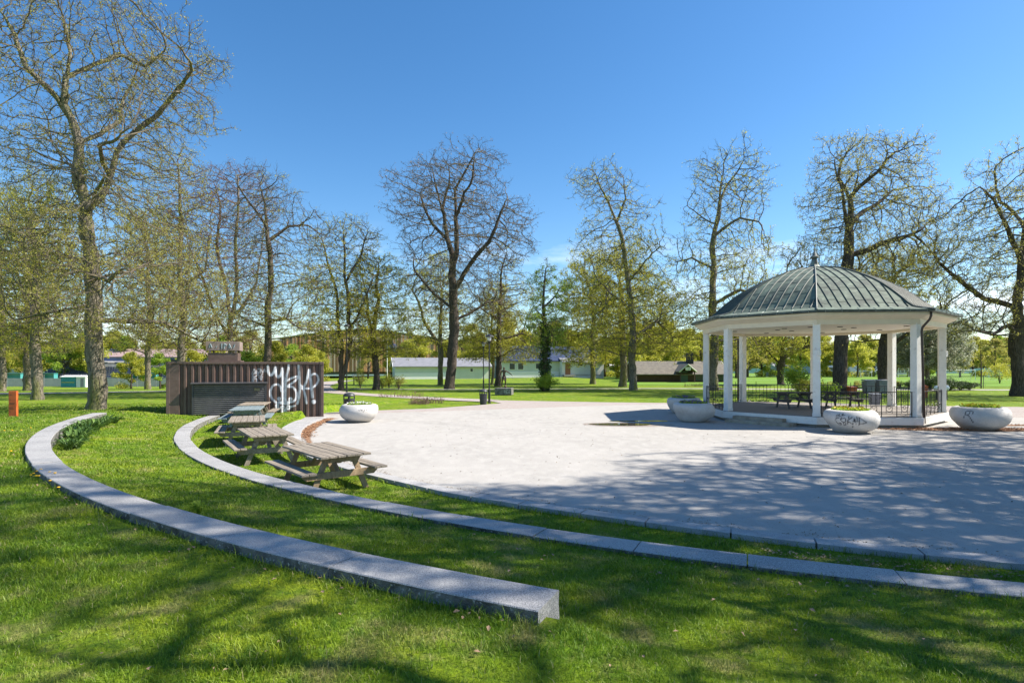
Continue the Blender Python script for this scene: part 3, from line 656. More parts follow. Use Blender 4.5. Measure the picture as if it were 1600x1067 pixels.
tree('oak_tree', 'tall oak whose bare top leans left, standing left of the dark brown cabin', 990, 57, .46,
  [[(987, 560, 0), (988, 500, 0), (982, 440, 0), (975, 390, 0), (962, 340, .5), (945, 300, .6), (932, 270, .6)], [(982, 440, 0), (1005, 410, -1), (1025, 390, -1.5)], [(962, 345, 0), (975, 315, -.8), (972, 290, -1)], [(987, 520, 0), (1030, 500, 1), (1060, 525, 2)], [(984, 480, 0), (950, 460, -1), (930, 440, -1.5)]],
  E((255, 920, 945), (280, 898, 985), (330, 910, 1005), (380, 918, 1025), (430, 915, 1048), (490, 915, 1068), (545, 920, 1060)), n=3000, seed=28, leaf=LY, ldens=1.0, lsize=.115, tuft=.4, leafz=(.45, .9, .25), gaps=20)
tree('oak_tree', 'tall ragged oak rising left of the bandstand roof', 1116, 56, .50,
  [[(1115, 560, 0), (1115, 500, 0), (1114, 440, 0), (1113, 390, 0), (1120, 350, .2), (1126, 310, .2), (1130, 270, 0)], [(1117, 370, 0), (1150, 345, -1), (1175, 352, -1.5)], [(1114, 350, 0), (1095, 330, 1), (1082, 320, 1)], [(1124, 320, 0), (1145, 280, 1), (1165, 250, 1)], [(1114, 480, 0), (1150, 455, -1), (1190, 470, -2)], [(1114, 420, 0), (1085, 400, 1), (1065, 405, 1.5)], [(1114, 530, 0), (1160, 530, 1), (1190, 520, 1.5)]],
  E((236, 1115, 1182), (275, 1088, 1190), (320, 1068, 1198), (350, 1075, 1180), (390, 1062, 1200), (440, 1060, 1205), (500, 1065, 1205), (550, 1075, 1195)), n=3000, seed=29, leaf=LY, ldens=.75, lsize=.11, tuft=.35, gaps=32, leafz=(.5, .9, .4))
tree('apple_tree', 'small wide-spreading dark tree seen through the bandstand between its posts', 1221, 72, .48,
  [[(1221, 575, 0), (1222, 560, 0), (1224, 535, 0)], [(1221, 570, 0), (1200, 550, 0), (1180, 528, 0)], [(1222, 562, 0), (1245, 550, .5), (1270, 540, 1)], [(1222, 556, 0), (1203, 535, .5), (1195, 518, 1)]],
  E((485, 1200, 1250), (510, 1180, 1275), (540, 1170, 1285), (555, 1175, 1280)), n=1200, seed=30, leaf=LY, ldens=.6, lsize=.12, barkm=M_barkd)
tree('oak_tree', 'thick-trunked oak with a broad top right behind the bandstand finial', 1313, 49, .68,
  [[(1313, 560, 0), (1316, 500, 0), (1322, 440, 0), (1326, 400, 0), (1328, 350, 0), (1332, 310, .3), (1345, 270, .4)], [(1325, 370, 0), (1310, 340, -1), (1302, 300, -1.3), (1290, 265, -1.4)], [(1328, 360, 0), (1355, 330, 1), (1390, 310, 1.6), (1420, 285, 2)], [(1338, 300, 0), (1360, 275, -1), (1385, 245, -1)], [(1326, 400, 0), (1365, 385, -1), (1410, 370, -2)], [(1322, 440, 0), (1280, 420, 1), (1230, 425, 2)], [(1334, 310, 0), (1320, 270, 1), (1325, 245, 1)]],
  E((218, 1310, 1400), (240, 1285, 1430), (280, 1268, 1455), (320, 1265, 1462), (360, 1275, 1440), (400, 1235, 1450), (440, 1215, 1440), (470, 1220, 1400)), n=3600, seed=31, leaf=LO, ldens=.75, lsize=.10, barkm=M_barkd, gaps=28, tuft=.3)
tree('oak_tree', 'dark oak seen between the right bandstand posts with low crooked boughs', 1382, 53, .55,
  [[(1380, 560, 0), (1384, 520, 0), (1388, 470, 0), (1400, 430, 0)], [(1384, 530, 0), (1345, 535, 0), (1300, 525, 0)], [(1385, 545, 0), (1410, 520, -1), (1440, 500, -2)], [(1388, 480, 0), (1360, 450, 1), (1350, 420, 1)]],
  E((385, 1360, 1440), (420, 1335, 1462), (460, 1330, 1470), (510, 1325, 1470)), n=1300, seed=32, leaf=LY, ldens=.8, lsize=.11, barkm=M_barkd, gaps=14, tuft=.4)
tree('apple_tree', 'round small tree in whitish green blossom right of the bandstand posts', 1449, 62, .26,
  [[(1449, 580, 0), (1448, 560, 0), (1452, 530, 0)]], E((492, 1430, 1480), (510, 1410, 1505), (545, 1402, 1512), (575, 1415, 1500)), n=1400, seed=33, leaf=LW, ldens=2.0, lper=7, lsize=.14, step=.3)
tree('oak_tree', 'massive dark oak at the right edge of the picture with boughs reaching left', 1592, 46, .62,
  [[(1590, 560, 0), (1592, 500, 0), (1596, 440, 0), (1600, 380, 0), (1605, 300, 0)], [(1594, 530, 0), (1560, 510, -1), (1525, 525, -1.6), (1490, 518, -2)], [(1595, 480, 0), (1555, 465, 1), (1520, 430, 1.6), (1490, 395, 2)], [(1598, 410, 0), (1560, 370, -1), (1530, 320, -1.4), (1500, 305, -2)], [(1600, 360, 0), (1580, 310, 1), (1570, 260, 1)], [(1596, 520, 0), (1640, 480, 0), (1680, 420, 0)], [(1603, 340, 0), (1640, 300, 1), (1660, 260, 1)]],
  E((225, 1575, 1650), (260, 1555, 1690), (310, 1490, 1720), (360, 1470, 1740), (420, 1465, 1750), (480, 1470, 1750), (530, 1475, 1740)), n=3600, seed=34, leaf=LO, ldens=.6, lsize=.10, barkm=M_barkd, gaps=26)
# row of park trees out of view to the right and behind: they shade the paving and the near lawn
LIM = [[(800, 540, 0), (805, 480, 0), (798, 420, 0), (800, 360, 0)], [(804, 500, 0), (840, 460, 1), (880, 420, 2)], [(802, 480, 0), (760, 450, -1), (720, 400, -1.5)], [(800, 420, 0), (830, 370, -2)], [(802, 450, 0), (800, 430, 4), (790, 400, 6)]]
ENV = E((300, 760, 850), (340, 705, 900), (400, 680, 925), (460, 690, 915), (505, 720, 890))
S1 = tree('shade_tree', 'bare-branched tree right of the picture that casts the shade on the paving', 800, 50, .50, LIM, ENV, n=2500, seed=41, leaf=LY, ldens=.42, lsize=.10, lper=3, gaps=24, zb=0.0, tipr=.02)
S1.location = (22.5, 13.4, 0)
S2 = tree('shade_tree', 'leafless shade tree behind the viewpoint on the right', 800, 50, .60, LIM, ENV, n=140, seed=43, leaf=LB, ldens=.15, lsize=.08, lper=2, gaps=20, zb=0.0, tipr=.035)
S2.location = (9.0, 2.3, G(9.0, 2.3)); S2.rotation_euler.z = 1.0; S2.scale = (.74,) * 3
for (x, y, rz, sc, lb) in ((32.5, 16.0, 1.9, 1.12, 'second shade tree past the right edge, further along the paving'),
                           (20.5, 8.6, 3.0, 1.05, 'third shade tree past the right edge, between the paving and the lower seat wall')):
    copy_tree(S1, (x, y, G(x, y)), rz, lb, sc)
copy_tree(S1, (14.2, 9.0, G(14.2, 9.0)), .7, 'slim tall shade tree just past the right edge at the lower seat wall', (.58, .58, 1.45))
copy_tree(S2, (19, 7.2, G(19, 7.2)), 3.9, 'leafless shade tree past the right edge near the lower seat wall', 1.1)
# ------------------------------------------------------------------ tree line round the park
rs = np.random.RandomState(77)
FT = [leafy('far_tree', 'yellow-green spring tree in the tree line round the park', 11, 9, .25, 6500, .42, LFY, 51, group='tree line round the park', low=.08),
      leafy('far_tree', 'yellow-green spring tree in the tree line round the park', 12, 8, .25, 6500, .40, LG, 52, group='tree line round the park', low=.08),
      leafy('far_tree', 'yellow-green spring tree in the tree line round the park', 13, 9, .28, 4200, .40, LO, 53, group='tree line round the park', low=.15)]
spots = []
for x in np.arange(-260, 250, 6.2):
    for row in range(2):
        Y = 150 + row * 26 + rs.uniform(-6, 6)
        if -72 < x < -14: Y += 45
        if x > 40: Y += 45
        spots.append((x * (Y / 160) + rs.uniform(-3, 3), Y, rs.uniform(.75, 1.05) * (1.15 if row else 1)))
for (x, y, Y, s) in ((430, 0, 62, .42), (330, 0, 70, .5), (300, 0, 66, .4), (480, 0, 74, .45), (385, 0, 58, .38), (1000, 0, 100, .85), (1060, 0, 105, .8), (965, 0, 112, .85), (1040, 0, 118, .95), (1095, 0, 112, .8), (1150, 0, 110, .7), (1250, 0, 120, .75), (1190, 0, 122, .8), (1340, 0, 120, .7), (640, 0, 128, .8), (700, 0, 130, .85), (205, 0, 90, .5), (1500, 0, 118, .6), (1555, 0, 122, .6), (100, 0, 118, .8), (135, 0, 120, .85), (250, 0, 88, .5), (820, 0, 128, .9), (890, 0, 130, .9), (850, 0, 140, .95), (1420, 0, 125, .75), (1465, 0, 128, .8), (1600, 0, 126, .8)):
    spots.append(((x - 800) / 900 * Y, Y, s))
for (x, Y, s) in ((575, 118, .6), (612, 122, .55), (655, 124, .75), (745, 126, .8), (795, 132, .9), (868, 128, .85), (905, 134, .9), (945, 122, .8), (980, 108, .75), (1020, 112, .8), (1075, 118, .85), (1125, 122, .9), (1168, 118, .8), (1215, 124, .8), (1275, 128, .85), (1310, 126, .8), (1365, 128, .8), (1400, 130, .8), (1445, 134, .85), (1520, 132, .8), (1580, 134, .8), (455, 96, .55), (500, 104, .5)): spots.append(((x - 800) / 900 * Y, Y, s))
for i, (x, y, s) in enumerate(spots):
    k = [0, 0, 1, 2, 0][rs.randint(5)] if i % 7 else 0
    if i < 3: FT[i].location = (x, y, G(x, y)); FT[i].scale = (s,) * 3; continue
    c = copy_tree(FT[k], (x, y, G(x, y) - .2), rs.uniform(0, 6.28), None, (s, s, s * rs.uniform(.85, 1.12)))
hills = MB()
V = []; n = 90
for i in range(n):
    a = -75 + 150 * i / (n - 1); d = 480
    h = 6 + 5 * math.sin(i * .31) + 4 * math.sin(i * .13 + 1) + (6 if -35 < a < -5 else 0)
    V += [(d * math.sin(R(a)), d * math.cos(R(a)), -3), (d * math.sin(R(a)) * 1.0, d * math.cos(R(a)) + 10, h * .8), (1.2 * d * math.sin(R(a)), 1.2 * d * math.cos(R(a)) + 60, h * 1.5)]
hills.add(V, [(i * 3 + j, (i + 1) * 3 + j, (i + 1) * 3 + j + 1, i * 3 + j + 1) for i in range(n - 1) for j in range(2)])
h = hills.build('hills', mat('wooded_hill', (.07, .095, .045), 1, var=(.14, .13, .05), scale=.05, detail=8, bump=1, bscale=.2, bdist=3), smooth=True); h['kind'] = 'structure'
# ------------------------------------------------------------------ bandstand
BX, BY, BTH = 14.30, 27.23, -.469
FL = .42
def oc(r, k, z=None):
    a = BTH + k * PI / 4; p = (BX - r * math.cos(a) - BX, BY - r * math.sin(a) - BY)
    return p if z is None else (*p, z)
M_cream = mat('cream_paint', (.76, .67, .52), .55, var=(.69, .61, .47), scale=2.5, bump=.08, bscale=25)
M_white = mat('white_paint', (.82, .81, .77), .5, var=(.72, .71, .67), scale=3, lo=.45, hi=.75, var2=(.50, .47, .41), scale2=6, lo2=.60, hi2=.78, detail=8)
M_soffit = mat('soffit_boards', (.74, .69, .59), .6, var=(.66, .61, .52), scale=4, stretch=(1, 12, 1))
M_copper = mat('green_copper', (.125, .17, .128), .75, var=(.065, .085, .07), scale=1.6, detail=7, lo=.38, hi=.62, var2=(.23, .28, .21), scale2=4.5, lo2=.52, hi2=.75, bump=.15, bscale=5)
M_seam = mat('roof_seam', (.06, .08, .07), .6)
M_dkmetal = mat('gutter_metal', (.045, .06, .055), .5, var=(.10, .13, .12), scale=5, metal=.3)
M_deck = mat('deck_boards', (.27, .24, .21), .85, var=(.20, .18, .16), scale=2, stretch=(.4, 9, 1), bump=.4, bscale=6)
M_found = mat('foundation', (.34, .33, .30), .9, var=(.25, .24, .22), scale=6, bump=.5)
M_step = mat('step_stone', (.42, .37, .29), .9, var=(.28, .24, .18), scale=4, bump=.6, bscale=20)
M_iron = mat('black_iron', (.03, .032, .035), .5, metal=.4)
M_brownpipe = mat('brown_pipe', (.06, .045, .04), .45)
bs = empty('bandstand', (BX, BY, 0), 0, 'white open-sided octagonal bandstand with a green copper dome roof and iron railings', 'bandstand')
mb = MB(); mb.prism([oc(5.0, k) for k in range(8)], 0, .13); mb.build('foundation', M_found, bs)
mb = MB(); mb.prism([oc(5.22, k) for k in range(8)], .13, FL - .004); mb.build('skirt', M_white, bs, bevel=.01)
mb = MB(); mb.prism([oc(5.10, k) for k in range(8)], FL - .05, FL + .012); mb.build('floor', M_deck, bs)
# posts
for k in range(8):
    p = oc(4.9, k); mb = MB(); a = math.atan2(p[1], p[0]); mb.box((0, 0, (4.10 - FL) / 2), (.27, .27, 4.10 - FL), a)
    mb.box((0, 0, .06), (.30, .30, .12), a)
    mb.build('post', M_white, bs, bevel=.012, loc=(p[0], p[1], FL + .012))
    if k in (1, 2, 3, 4, 7):
        mb = MB(); q = np.array(p); u = np.array((-q[1], q[0])) / np.linalg.norm(q); off = {1: (-.05, -.17), 2: (0, -.18), 3: (.17, .02), 4: (.17, 0), 7: (0, -.17)}[k]
        mb.box((p[0] + off[0], p[1] + off[1], 2.95), (.12, .10, .24)); mb.box((p[0] + off[0], p[1] + off[1], 2.95), (.16, .06, .12)); mb.build('wall_lamp', M_white, bs, bevel=.01)
def band(prof, name, m, smooth=False):
    mb = MB(); V = [oc(r, k, z) for r, z in prof for k in range(8)]; n = len(prof)
    mb.add(V, [(i * 8 + k, i * 8 + (k + 1) % 8, (i + 1) * 8 + (k + 1) % 8, (i + 1) * 8 + k) for i in range(n - 1) for k in range(8)])
    return mb.build(name, m, bs)
band([(4.72, 4.19), (4.72, 4.06), (5.08, 4.06), (5.08, 4.26), (5.14, 4.27), (5.42, 4.40), (5.46, 4.42), (5.46, 4.54), (4.6, 4.60)], 'fascia', M_cream)
mb = MB(); mb.prism([oc(4.74, k) for k in range(8)], 4.18, 4.24); mb.build('ceiling', M_soffit, bs)
mb = MB()
for k in range(8):
    for rr in (1.6, 3.6):
        a = k * PI / 4 + .2; mb.lathe([(.0, 4.155), (.11, 4.155), (.12, 4.179)], 12, (rr * math.cos(a), rr * math.sin(a), 0))
mb.build('ceiling_lamps', M_iron, bs)
# gutter with brackets
g_ = band([(5.44, 4.50), (5.58, 4.50), (5.66, 4.53), (5.66, 4.60), (5.62, 4.60), (5.60, 4.55), (5.40, 4.55)], 'gutter', M_dkmetal)
mb = MB()
for k in range(8):
    a, b = np.array(oc(5.68, k)), np.array(oc(5.68, k + 1))
    for j in range(7):
        t = (j + .5) / 7; p = a + (b - a) * t; q = p * .965; an = math.atan2(p[1], p[0])
        mb.tube([(p[0], p[1], 4.50), (p[0], p[1], 4.615), (q[0], q[1], 4.665)], .012, 4)
mb.build('gutter_bracket', mat('bracket', (.30, .33, .30), .4, metal=.5), bs)
# skirt roof between gutter and dome, then dome with seams
_r = [5.62, 5.2, 4.85, 4.62, 4.40, 4.11, 3.84, 3.50, 3.15, 2.78, 2.36, 1.92, 1.50, 1.02, .5, .02]
_z = [4.59, 4.67, 4.76, 4.92, 5.12, 5.37, 5.59, 5.84, 6.06, 6.26, 6.46, 6.64, 6.80, 6.93, 7.01, 7.04]
prof = list(zip(_r, _z))
P_ = np.array(prof)
mb = MB(); SUB = 6
for k in range(8):
    V = []
    for r, z in prof:
        a, b = np.array(oc(r, k)), np.array(oc(r, k + 1)); V += [(*(a + (b - a) * j / SUB), z) for j in range(SUB + 1)]
    mb.add(V, [(i * (SUB + 1) + j, i * (SUB + 1) + j + 1, (i + 1) * (SUB + 1) + j + 1, (i + 1) * (SUB + 1) + j) for i in range(len(prof) - 1) for j in range(SUB)])
# random patina per sheet course: thin lap lines
roofmb = mb; mb = MB()
zs = np.linspace(0, len(prof) - 1.001, 60)
rr_ = np.interp(zs, np.arange(len(prof)), P_[:, 0]); zz_ = np.interp(zs, np.arange(len(prof)), P_[:, 1])
for k in range(8):
    a, b = np.array(oc(1, k)), np.array(oc(1, k + 1)); mid = (a + b) / 2; ap = np.linalg.norm(mid); u = (b - a) / np.linalg.norm(b - a); nrm = mid / ap
    mb.tube([(*(a * r), z + .02) for r, z in zip(rr_, zz_)], .035, 5)
    half0 = np.linalg.norm(b - a) / 2
    for s in np.arange(-1.62, 1.7, .36):
        pts = [(*(nrm * ap * r + u * s), z + .015) for r, z in zip(rr_, zz_) if r * half0 > abs(s) + .02 and r < 4.9]
        if len(pts) > 2: mb.tube(pts, .021, 4)
seams = mb; mb = roofmb; rsq = np.random.RandomState(4)
for k in range(8):
    a, b = np.array(oc(1, k)), np.array(oc(1, k + 1)); mid = (a + b) / 2; ap = np.linalg.norm(mid); u = (b - a) / np.linalg.norm(b - a); nrm = mid / ap; half0 = np.linalg.norm(b - a) / 2
    for s in np.arange(-1.62, 1.6, .36):
        for t in np.arange(3 + rsq.rand(), 15, 2.4):
            r = np.interp(t, np.arange(len(prof)), P_[:, 0]); z = np.interp(t, np.arange(len(prof)), P_[:, 1])
            if r * half0 > max(abs(s), abs(s + .36)): mb.tube([(*(nrm * ap * r + u * s), z + .004), (*(nrm * ap * r + u * (s + .36)), z + .004)], .009, 4, m=1)
roof = mb.build('roof', [M_copper, M_seam], bs); seams.build('roof_seams', M_seam, roof)
mb = MB(); mb.lathe([(.42, 6.93), (.30, 7.02), (.17, 7.2), (.13, 7.42), (.10, 7.5)], 8, ph=BTH); mb.lathe([(.10, 7.5), (.19, 7.52), (.19, 7.58), (.12, 7.62), (.05, 7.8), (.008, 8.0)], 10)
mb.build('finial', mat('finial_metal', (.16, .13, .115), .5, var=(.22, .25, .22), scale=5, metal=.4), bs)
# downpipes
mb = MB(); c = oc(5.5, 3); d = oc(5.06, 3); tt_ = np.array((d[1], -d[0])) / 5.06 * -.02
mb.tube([(c[0], c[1], 4.5), (c[0], c[1], 4.36), (c[0] * .99, c[1] * .99, 4.22), (d[0] * 1.02, d[1] * 1.02, 3.92), (d[0] * 1.015, d[1] * 1.015, 3.78), (d[0] * 1.015 + .12, d[1] * 1.01, .2)], .045, 8); mb.build('downpipe', M_brownpipe, bs, smooth=True)
mb = MB(); c = oc(5.5, 7); d = oc(5.1, 7); mb.tube([(c[0], c[1], 4.5), (c[0], c[1], 4.36), (d[0], d[1], 3.95), (d[0] - .12, d[1], 3.8), (d[0] - .12, d[1], .2)], .045, 8); mb.build('downpipe', M_brownpipe, bs, smooth=True)
# railings: one part per side; the stair side stays open
def rail(k):
    a, b = np.array(oc(4.93, k)), np.array(oc(4.93, k + 1)); u = (b - a) / np.linalg.norm(b - a); a = a + u * .16; b = b - u * .16; Ln = np.linalg.norm(b - a); z0 = FL + .012
    mb = MB(); P = lambda s, z: (*(a + u * s), z0 + z)
    for z, r in ((.97, .017), (.12, .013)): mb.tube([P(0, z), P(Ln, z)], r, 5)
    nb = int(round(Ln / .62)); w_ = Ln / nb
    for i in range(nb + 1):
        mb.tube([P(min(max(i * w_, .02), Ln - .02), 0), P(min(max(i * w_, .02), Ln - .02), 1.13 if i % 2 else .97)], .016, 5)
        if i < nb:
            for f in (.3, .7): mb.tube([P((i + f) * w_, .12), P((i + f) * w_, .97)], .010, 4)
            cx_ = (i + .5) * w_; t = np.linspace(0, 2 * PI, 15)
            mb.tube([P(cx_ + .115 * math.cos(q), .31 + .115 * math.sin(q)) for q in t], .010, 4, cap=False)
            mb.tube([P(cx_ + .05 * math.cos(q), .36 + .05 * math.sin(q)) for q in t], .008, 4, cap=False)
            for s_ in (-1, 1):
                mb.tube([P(cx_ + s_ * (.02 + .10 * math.sin(q)), .95 - .30 * q / 2.4) for q in np.linspace(0, 2.4, 8)], .008, 4)
    mb.build('railing', M_iron, bs)
for k in (0, 2, 3, 4, 5, 6, 7): rail(k)
# steps on the open side
a, b = np.array(oc(5.22, 1)), np.array(oc(5.22, 2)); mid = (a + b) / 2; u = (b - a) / np.linalg.norm(b - a); nrm = mid / np.linalg.norm(mid); an = math.atan2(u[1], u[0])
mid = mid - u * .25
for (dep, h0, h1, w_, sh) in ((.34, .0, .29, 2.15, .0), (.68, 0, .15, 2.75, .12)):
    mb = MB(); c = mid + nrm * dep / 2 + u * sh; mb.box((c[0], c[1], (h0 + h1) / 2), (w_, dep + .006, h1 - h0), an); mb.build('step', M_step, bs, bevel=.015)

# ------------------------------------------------------------------ picnic tables
def woodm(name, a, b, c=(.06, .05, .04)):
    return mat(name, a, .85, var=b, scale=5, detail=8, lo=.38, hi=.62, stretch=(.35, 5, 5), bump=.5, bscale=12, speck=c, sscale=9, slo=.62, shi=.72, bdist=.01)
M_wtop = woodm('grey_weathered_wood', (.30, .255, .20), (.18, .15, .115))
M_wleg = mat('tan_timber', (.36, .26, .155), .8, var=(.25, .17, .10), scale=6, stretch=(1, 3, 1), bump=.3, bscale=10, speck=(.10, .06, .03), sscale=7, slo=.66, shi=.7)
M_wblue = woodm('bluegrey_painted_wood', (.20, .25, .26), (.14, .18, .19))
M_bolt = mat('bolt', (.2, .2, .2), .4, metal=.8)
def table(name, loc, rz, label, topm, legm, L_=2.15, group='picnic tables on the grass strip', W_=1.04):
    root = empty(name, loc, rz, label, 'picnic table', group); H = .76; pw = W_ / 6
    mb = MB(); rs = np.random.RandomState(int(abs(loc[0] * 10)) + 3)
    for i in range(6): mb.box((rs.uniform(-.012, .012), -W_ / 2 + pw * (i + .5), H - .022 + rs.uniform(-.003, .003)), (L_, pw - .012, .042), rs.uniform(-.002, .002))
    mb.build('tabletop', topm, root, bevel=.006)
    for s in (-1, 1):
        mb = MB()
        for j in (0, 1): mb.box((rs.uniform(-.01, .01), s * (.66 + .15 * j), .445), (L_, .138, .042), rs.uniform(-.003, .003))
        mb.build('bench_seat', topm, root, bevel=.006)
    for e in (-1, 1):
        x = e * (L_ / 2 - .32)
        for s in (-1, 1):
            mb = MB(); dx = -e * .0; mb.extr([(s * .62, 0), (s * .50, 0), (s * .20, H - .045), (s * .32, H - .045)][::s], 'x', x - .022, x + .022); mb.build('leg', legm, root, bevel=.004)
        mb = MB(); xx = x + e * .046
        mb.extr([(-.76, .345), (-.82, .42), (.82, .42), (.76, .345), (.70, .29), (-.70, .29)], 'x', xx - .022, xx + .022); mb.build('crossbeam', legm, root, bevel=.004)
        mb = MB(); mb.extr([(-.44, H - .045), (.44, H - .045), (.36, H - .17), (-.36, H - .17)], 'x', xx - .022, xx + .022); mb.build('cleat', legm, root, bevel=.004)
        mb = MB(); mb.tube([(x - e * .03, 0, .36), (e * .22, 0, H - .06)], .045, 4); mb.build('brace', legm, root)
        mb = MB()
        for yb in (-.52, -.44, .44, .52): mb.lathe([(0, 0), (.014, 0), (.012, .008)], 6, (0, 0, 0))
        mb = MB()
        for yb in (-.49, .49): mb.tube([(xx + e * .02, yb, .35), (xx + e * .03, yb, .35)], .016, 6)
        mb.build('bolt', M_bolt, root)
    return root
def at(x, y): return (x, y, G(x, y))
table('picnic_table', at(-3.90, 12.0), math.atan2(1.69, -1.43), 'nearest picnic table with tan legs, in front of the other tables', M_wtop, M_wleg)
table('picnic_table', at(-6.55, 15.25), math.atan2(1.75, -1.15), 'second nearest picnic table with wide gaps between its top planks', M_wtop, M_wtop)
table('picnic_table', at(-8.45, 18.4), math.atan2(2.2, -.95), 'third picnic table, whose top planks point at the container', M_wtop, M_wtop)
table('picnic_table', at(-10.05, 21.9), math.atan2(2.2, -.75), 'picnic table with blue-grey paint, between two bare wooden ones', M_wblue, M_wblue)
table('picnic_table', at(-10.9, 24.4), math.atan2(2.0, -.55), 'farthest picnic table, closest to the container louvre', M_wtop, M_wtop, L_=2.0)
M_wshade = woodm('shaded_wood', (.12, .115, .11), (.08, .075, .07))  # table wood with the shade under the bandstand roof put into its colour
table('picnic_table', (13.35, 27.3, FL + .014), R(4), 'left picnic table on the bandstand floor', M_wshade, M_wshade, L_=1.7, group='picnic tables in the bandstand', W_=.8)
table('picnic_table', (15.9, 27.7, FL + .014), R(-8), 'right picnic table on the bandstand floor', M_wshade, M_wshade, L_=1.7, group='picnic tables in the bandstand', W_=.8)

# ------------------------------------------------------------------ stone bowls with flowers
def strokes_dist(P, strokes):
    """distance from 2d points P to polylines"""
    d = np.full(len(P), 1e9)
    for s, wd in strokes:
        s = np.array(s, float)
        if len(s) == 1: d = np.minimum(d, np.linalg.norm(P - s[0], axis=1) - wd); continue
        for a, b in zip(s[:-1], s[1:]):
            ab = b - a; t = np.clip(((P - a) @ ab) / (ab @ ab + 1e-12), 0, 1); d = np.minimum(d, np.linalg.norm(P - a - t[:, None] * ab, axis=1) - wd)
    return d
def painted(name, base, paint, soft=.01, **kw):
    m = mat(name, base, **kw); t = m.node_tree; n = t.nodes; l = t.links; b = n['Principled BSDF']
    at_ = n.new('ShaderNodeAttribute'); at_.attribute_name = 'paint'; q = n.new('ShaderNodeMix'); q.data_type = 'RGBA'; l.new(at_.outputs['Fac'], q.inputs[0])
    src = b.inputs['Base Color'].links[0].from_socket if b.inputs['Base Color'].links else None
    if src: l.new(src, q.inputs[6])
    else: q.inputs[6].default_value = (*base, 1)
    q.inputs[7].default_value = (*paint, 1); l.new(q.outputs[2], b.inputs['Base Color']); return m
M_bowl = painted('speckled_concrete', (.60, .58, .55), (.03, .03, .035), rough=.7, var=(.52, .50, .47), scale=3, var2=(.40, .36, .30), scale2=1.6, lo2=.6, hi2=.85, speck=(.36, .34, .32), sscale=95, slo=.55, shi=.62, bump=.2, bscale=80, bdist=.004)
M_soil = mat('soil', (.07, .05, .035), 1, bump=1)
def smooth_poly(pts, k=10):
    P = np.array(pts, float); n = len(P)
    if n < 3: return P
    out = []
    Q = np.vstack([2 * P[0] - P[1], P, 2 * P[-1] - P[-2]])
    for i in range(1, n):
        p0, p1, p2, p3 = Q[i - 1], Q[i], Q[i + 1], Q[i + 2]
        for t in np.linspace(0, 1, k, endpoint=False): out.append(.5 * ((2 * p1) + (-p0 + p2) * t + (2 * p0 - 5 * p1 + 4 * p2 - p3) * t * t + (-p0 + 3 * p1 - 3 * p2 + p3) * t ** 3))
    out.append(P[-1]); return np.array(out)
def bowl(loc, rz, sc, label, strokes=None, tag_az=-PI / 2, flowers=0, seed=0, hgt=.80):
    K, NZ = 180, 70; v = []
    prof = smooth_poly([(.40, 0), (.50, .03), (.66, .16), (.80, .34), (.855, .50), (.835, .64), (.75, .75), (.66, .785), (.60, .78), (.57, .74), (.56, .64)], 8); n = len(prof)
    an = np.arange(K) * 2 * PI / K; A, I = np.meshgrid(an, np.arange(n)); r = prof[I, 0].copy(); z = prof[I, 1].copy()
    o = .10 * np.sin(A + .6 + z * 1.2); lowr = sm((z) / .3) * sm((.80 - z) / .25); z = z + o * lowr * 1.0; r = r + .05 * lowr * np.sin(A * 1 + 2.2 + z * 3.0); z = z * hgt / .785; r = r * 1.02
    V = np.stack([r * np.cos(A), r * np.sin(A), z], -1).reshape(-1, 3)
    i = np.arange(n - 1)[:, None]; j = np.arange(K)[None]; j2 = (j + 1) % K; q = np.stack([i * K + j, i * K + j2, (i + 1) * K + j2, (i + 1) * K + j], -1).reshape(-1, 4)
    pa = np.zeros(len(V))
    if strokes is not None:
        az = (np.arctan2(V[:, 1], V[:, 0]) - (tag_az - rz) + PI) % (2 * PI) - PI; P = np.c_[az * .85, V[:, 2]]; d = strokes_dist(P, [(smooth_poly(s, 6), w_) for s, w_ in strokes]); pa = np.clip(1 - d / .008, 0, 1) * (np.abs(az) < 1.6)
    root = empty('planter_bowl', loc, rz, label, 'planter', 'pale stone planter bowls'); root.scale = (sc,) * 3
    bo = fastmesh('bowl', V, quads=q, mats=[M_bowl], smooth=True, parent=root, attr={'paint': pa})
    mb = MB(); mb.lathe([(.0, .66), (.3, .68), (.59, .655)], 24); mb.build('soil', M_soil, root, smooth=True)
    rs = np.random.RandomState(seed); nl = 520; a = rs.rand(nl) * 2 * PI; rr = .58 * np.sqrt(rs.rand(nl)); c = np.c_[rr * np.cos(a), rr * np.sin(a), .70 + rs.rand(nl) * .14]
    Vl, Ql, At = leaves_geo(c, .085, rs, 2, .02); nf = 60
    a = rs.rand(nf) * 2 * PI; rr = .55 * np.sqrt(rs.rand(nf)); c = np.c_[rr * np.cos(a), rr * np.sin(a), .84 + rs.rand(nf) * .05]; Vf, Qf, Af = leaves_geo(c, .06, rs, 3, .012)
    Vl *= (sc, sc, sc); Vf *= (sc, sc, sc)
    fo = fastmesh('flower_plants', np.concatenate([Vl, Vf]), quads=np.concatenate([Ql, Qf + len(Vl)]), mats=[LG, M_pet[flowers]], mi=np.r_[np.zeros(len(Ql), int), np.ones(len(Qf), int)], attr={'rnd': np.r_[At, Af]})
    fo.location = loc; fo.rotation_euler.z = rz
    tag(fo, FLBL[flowers] + ' ' + WHERE[seed], 'flowers', 'flowers in the planter bowls'); return root
M_pet = [mat('yellow_petal', (.75, .60, .03), .6), mat('violet_petal', (.20, .13, .32), .6), mat('white_petal', (.75, .75, .70), .6)]
FLBL = ['yellow-flowering plants', 'violet-flowering plants', 'pale-flowering plants']
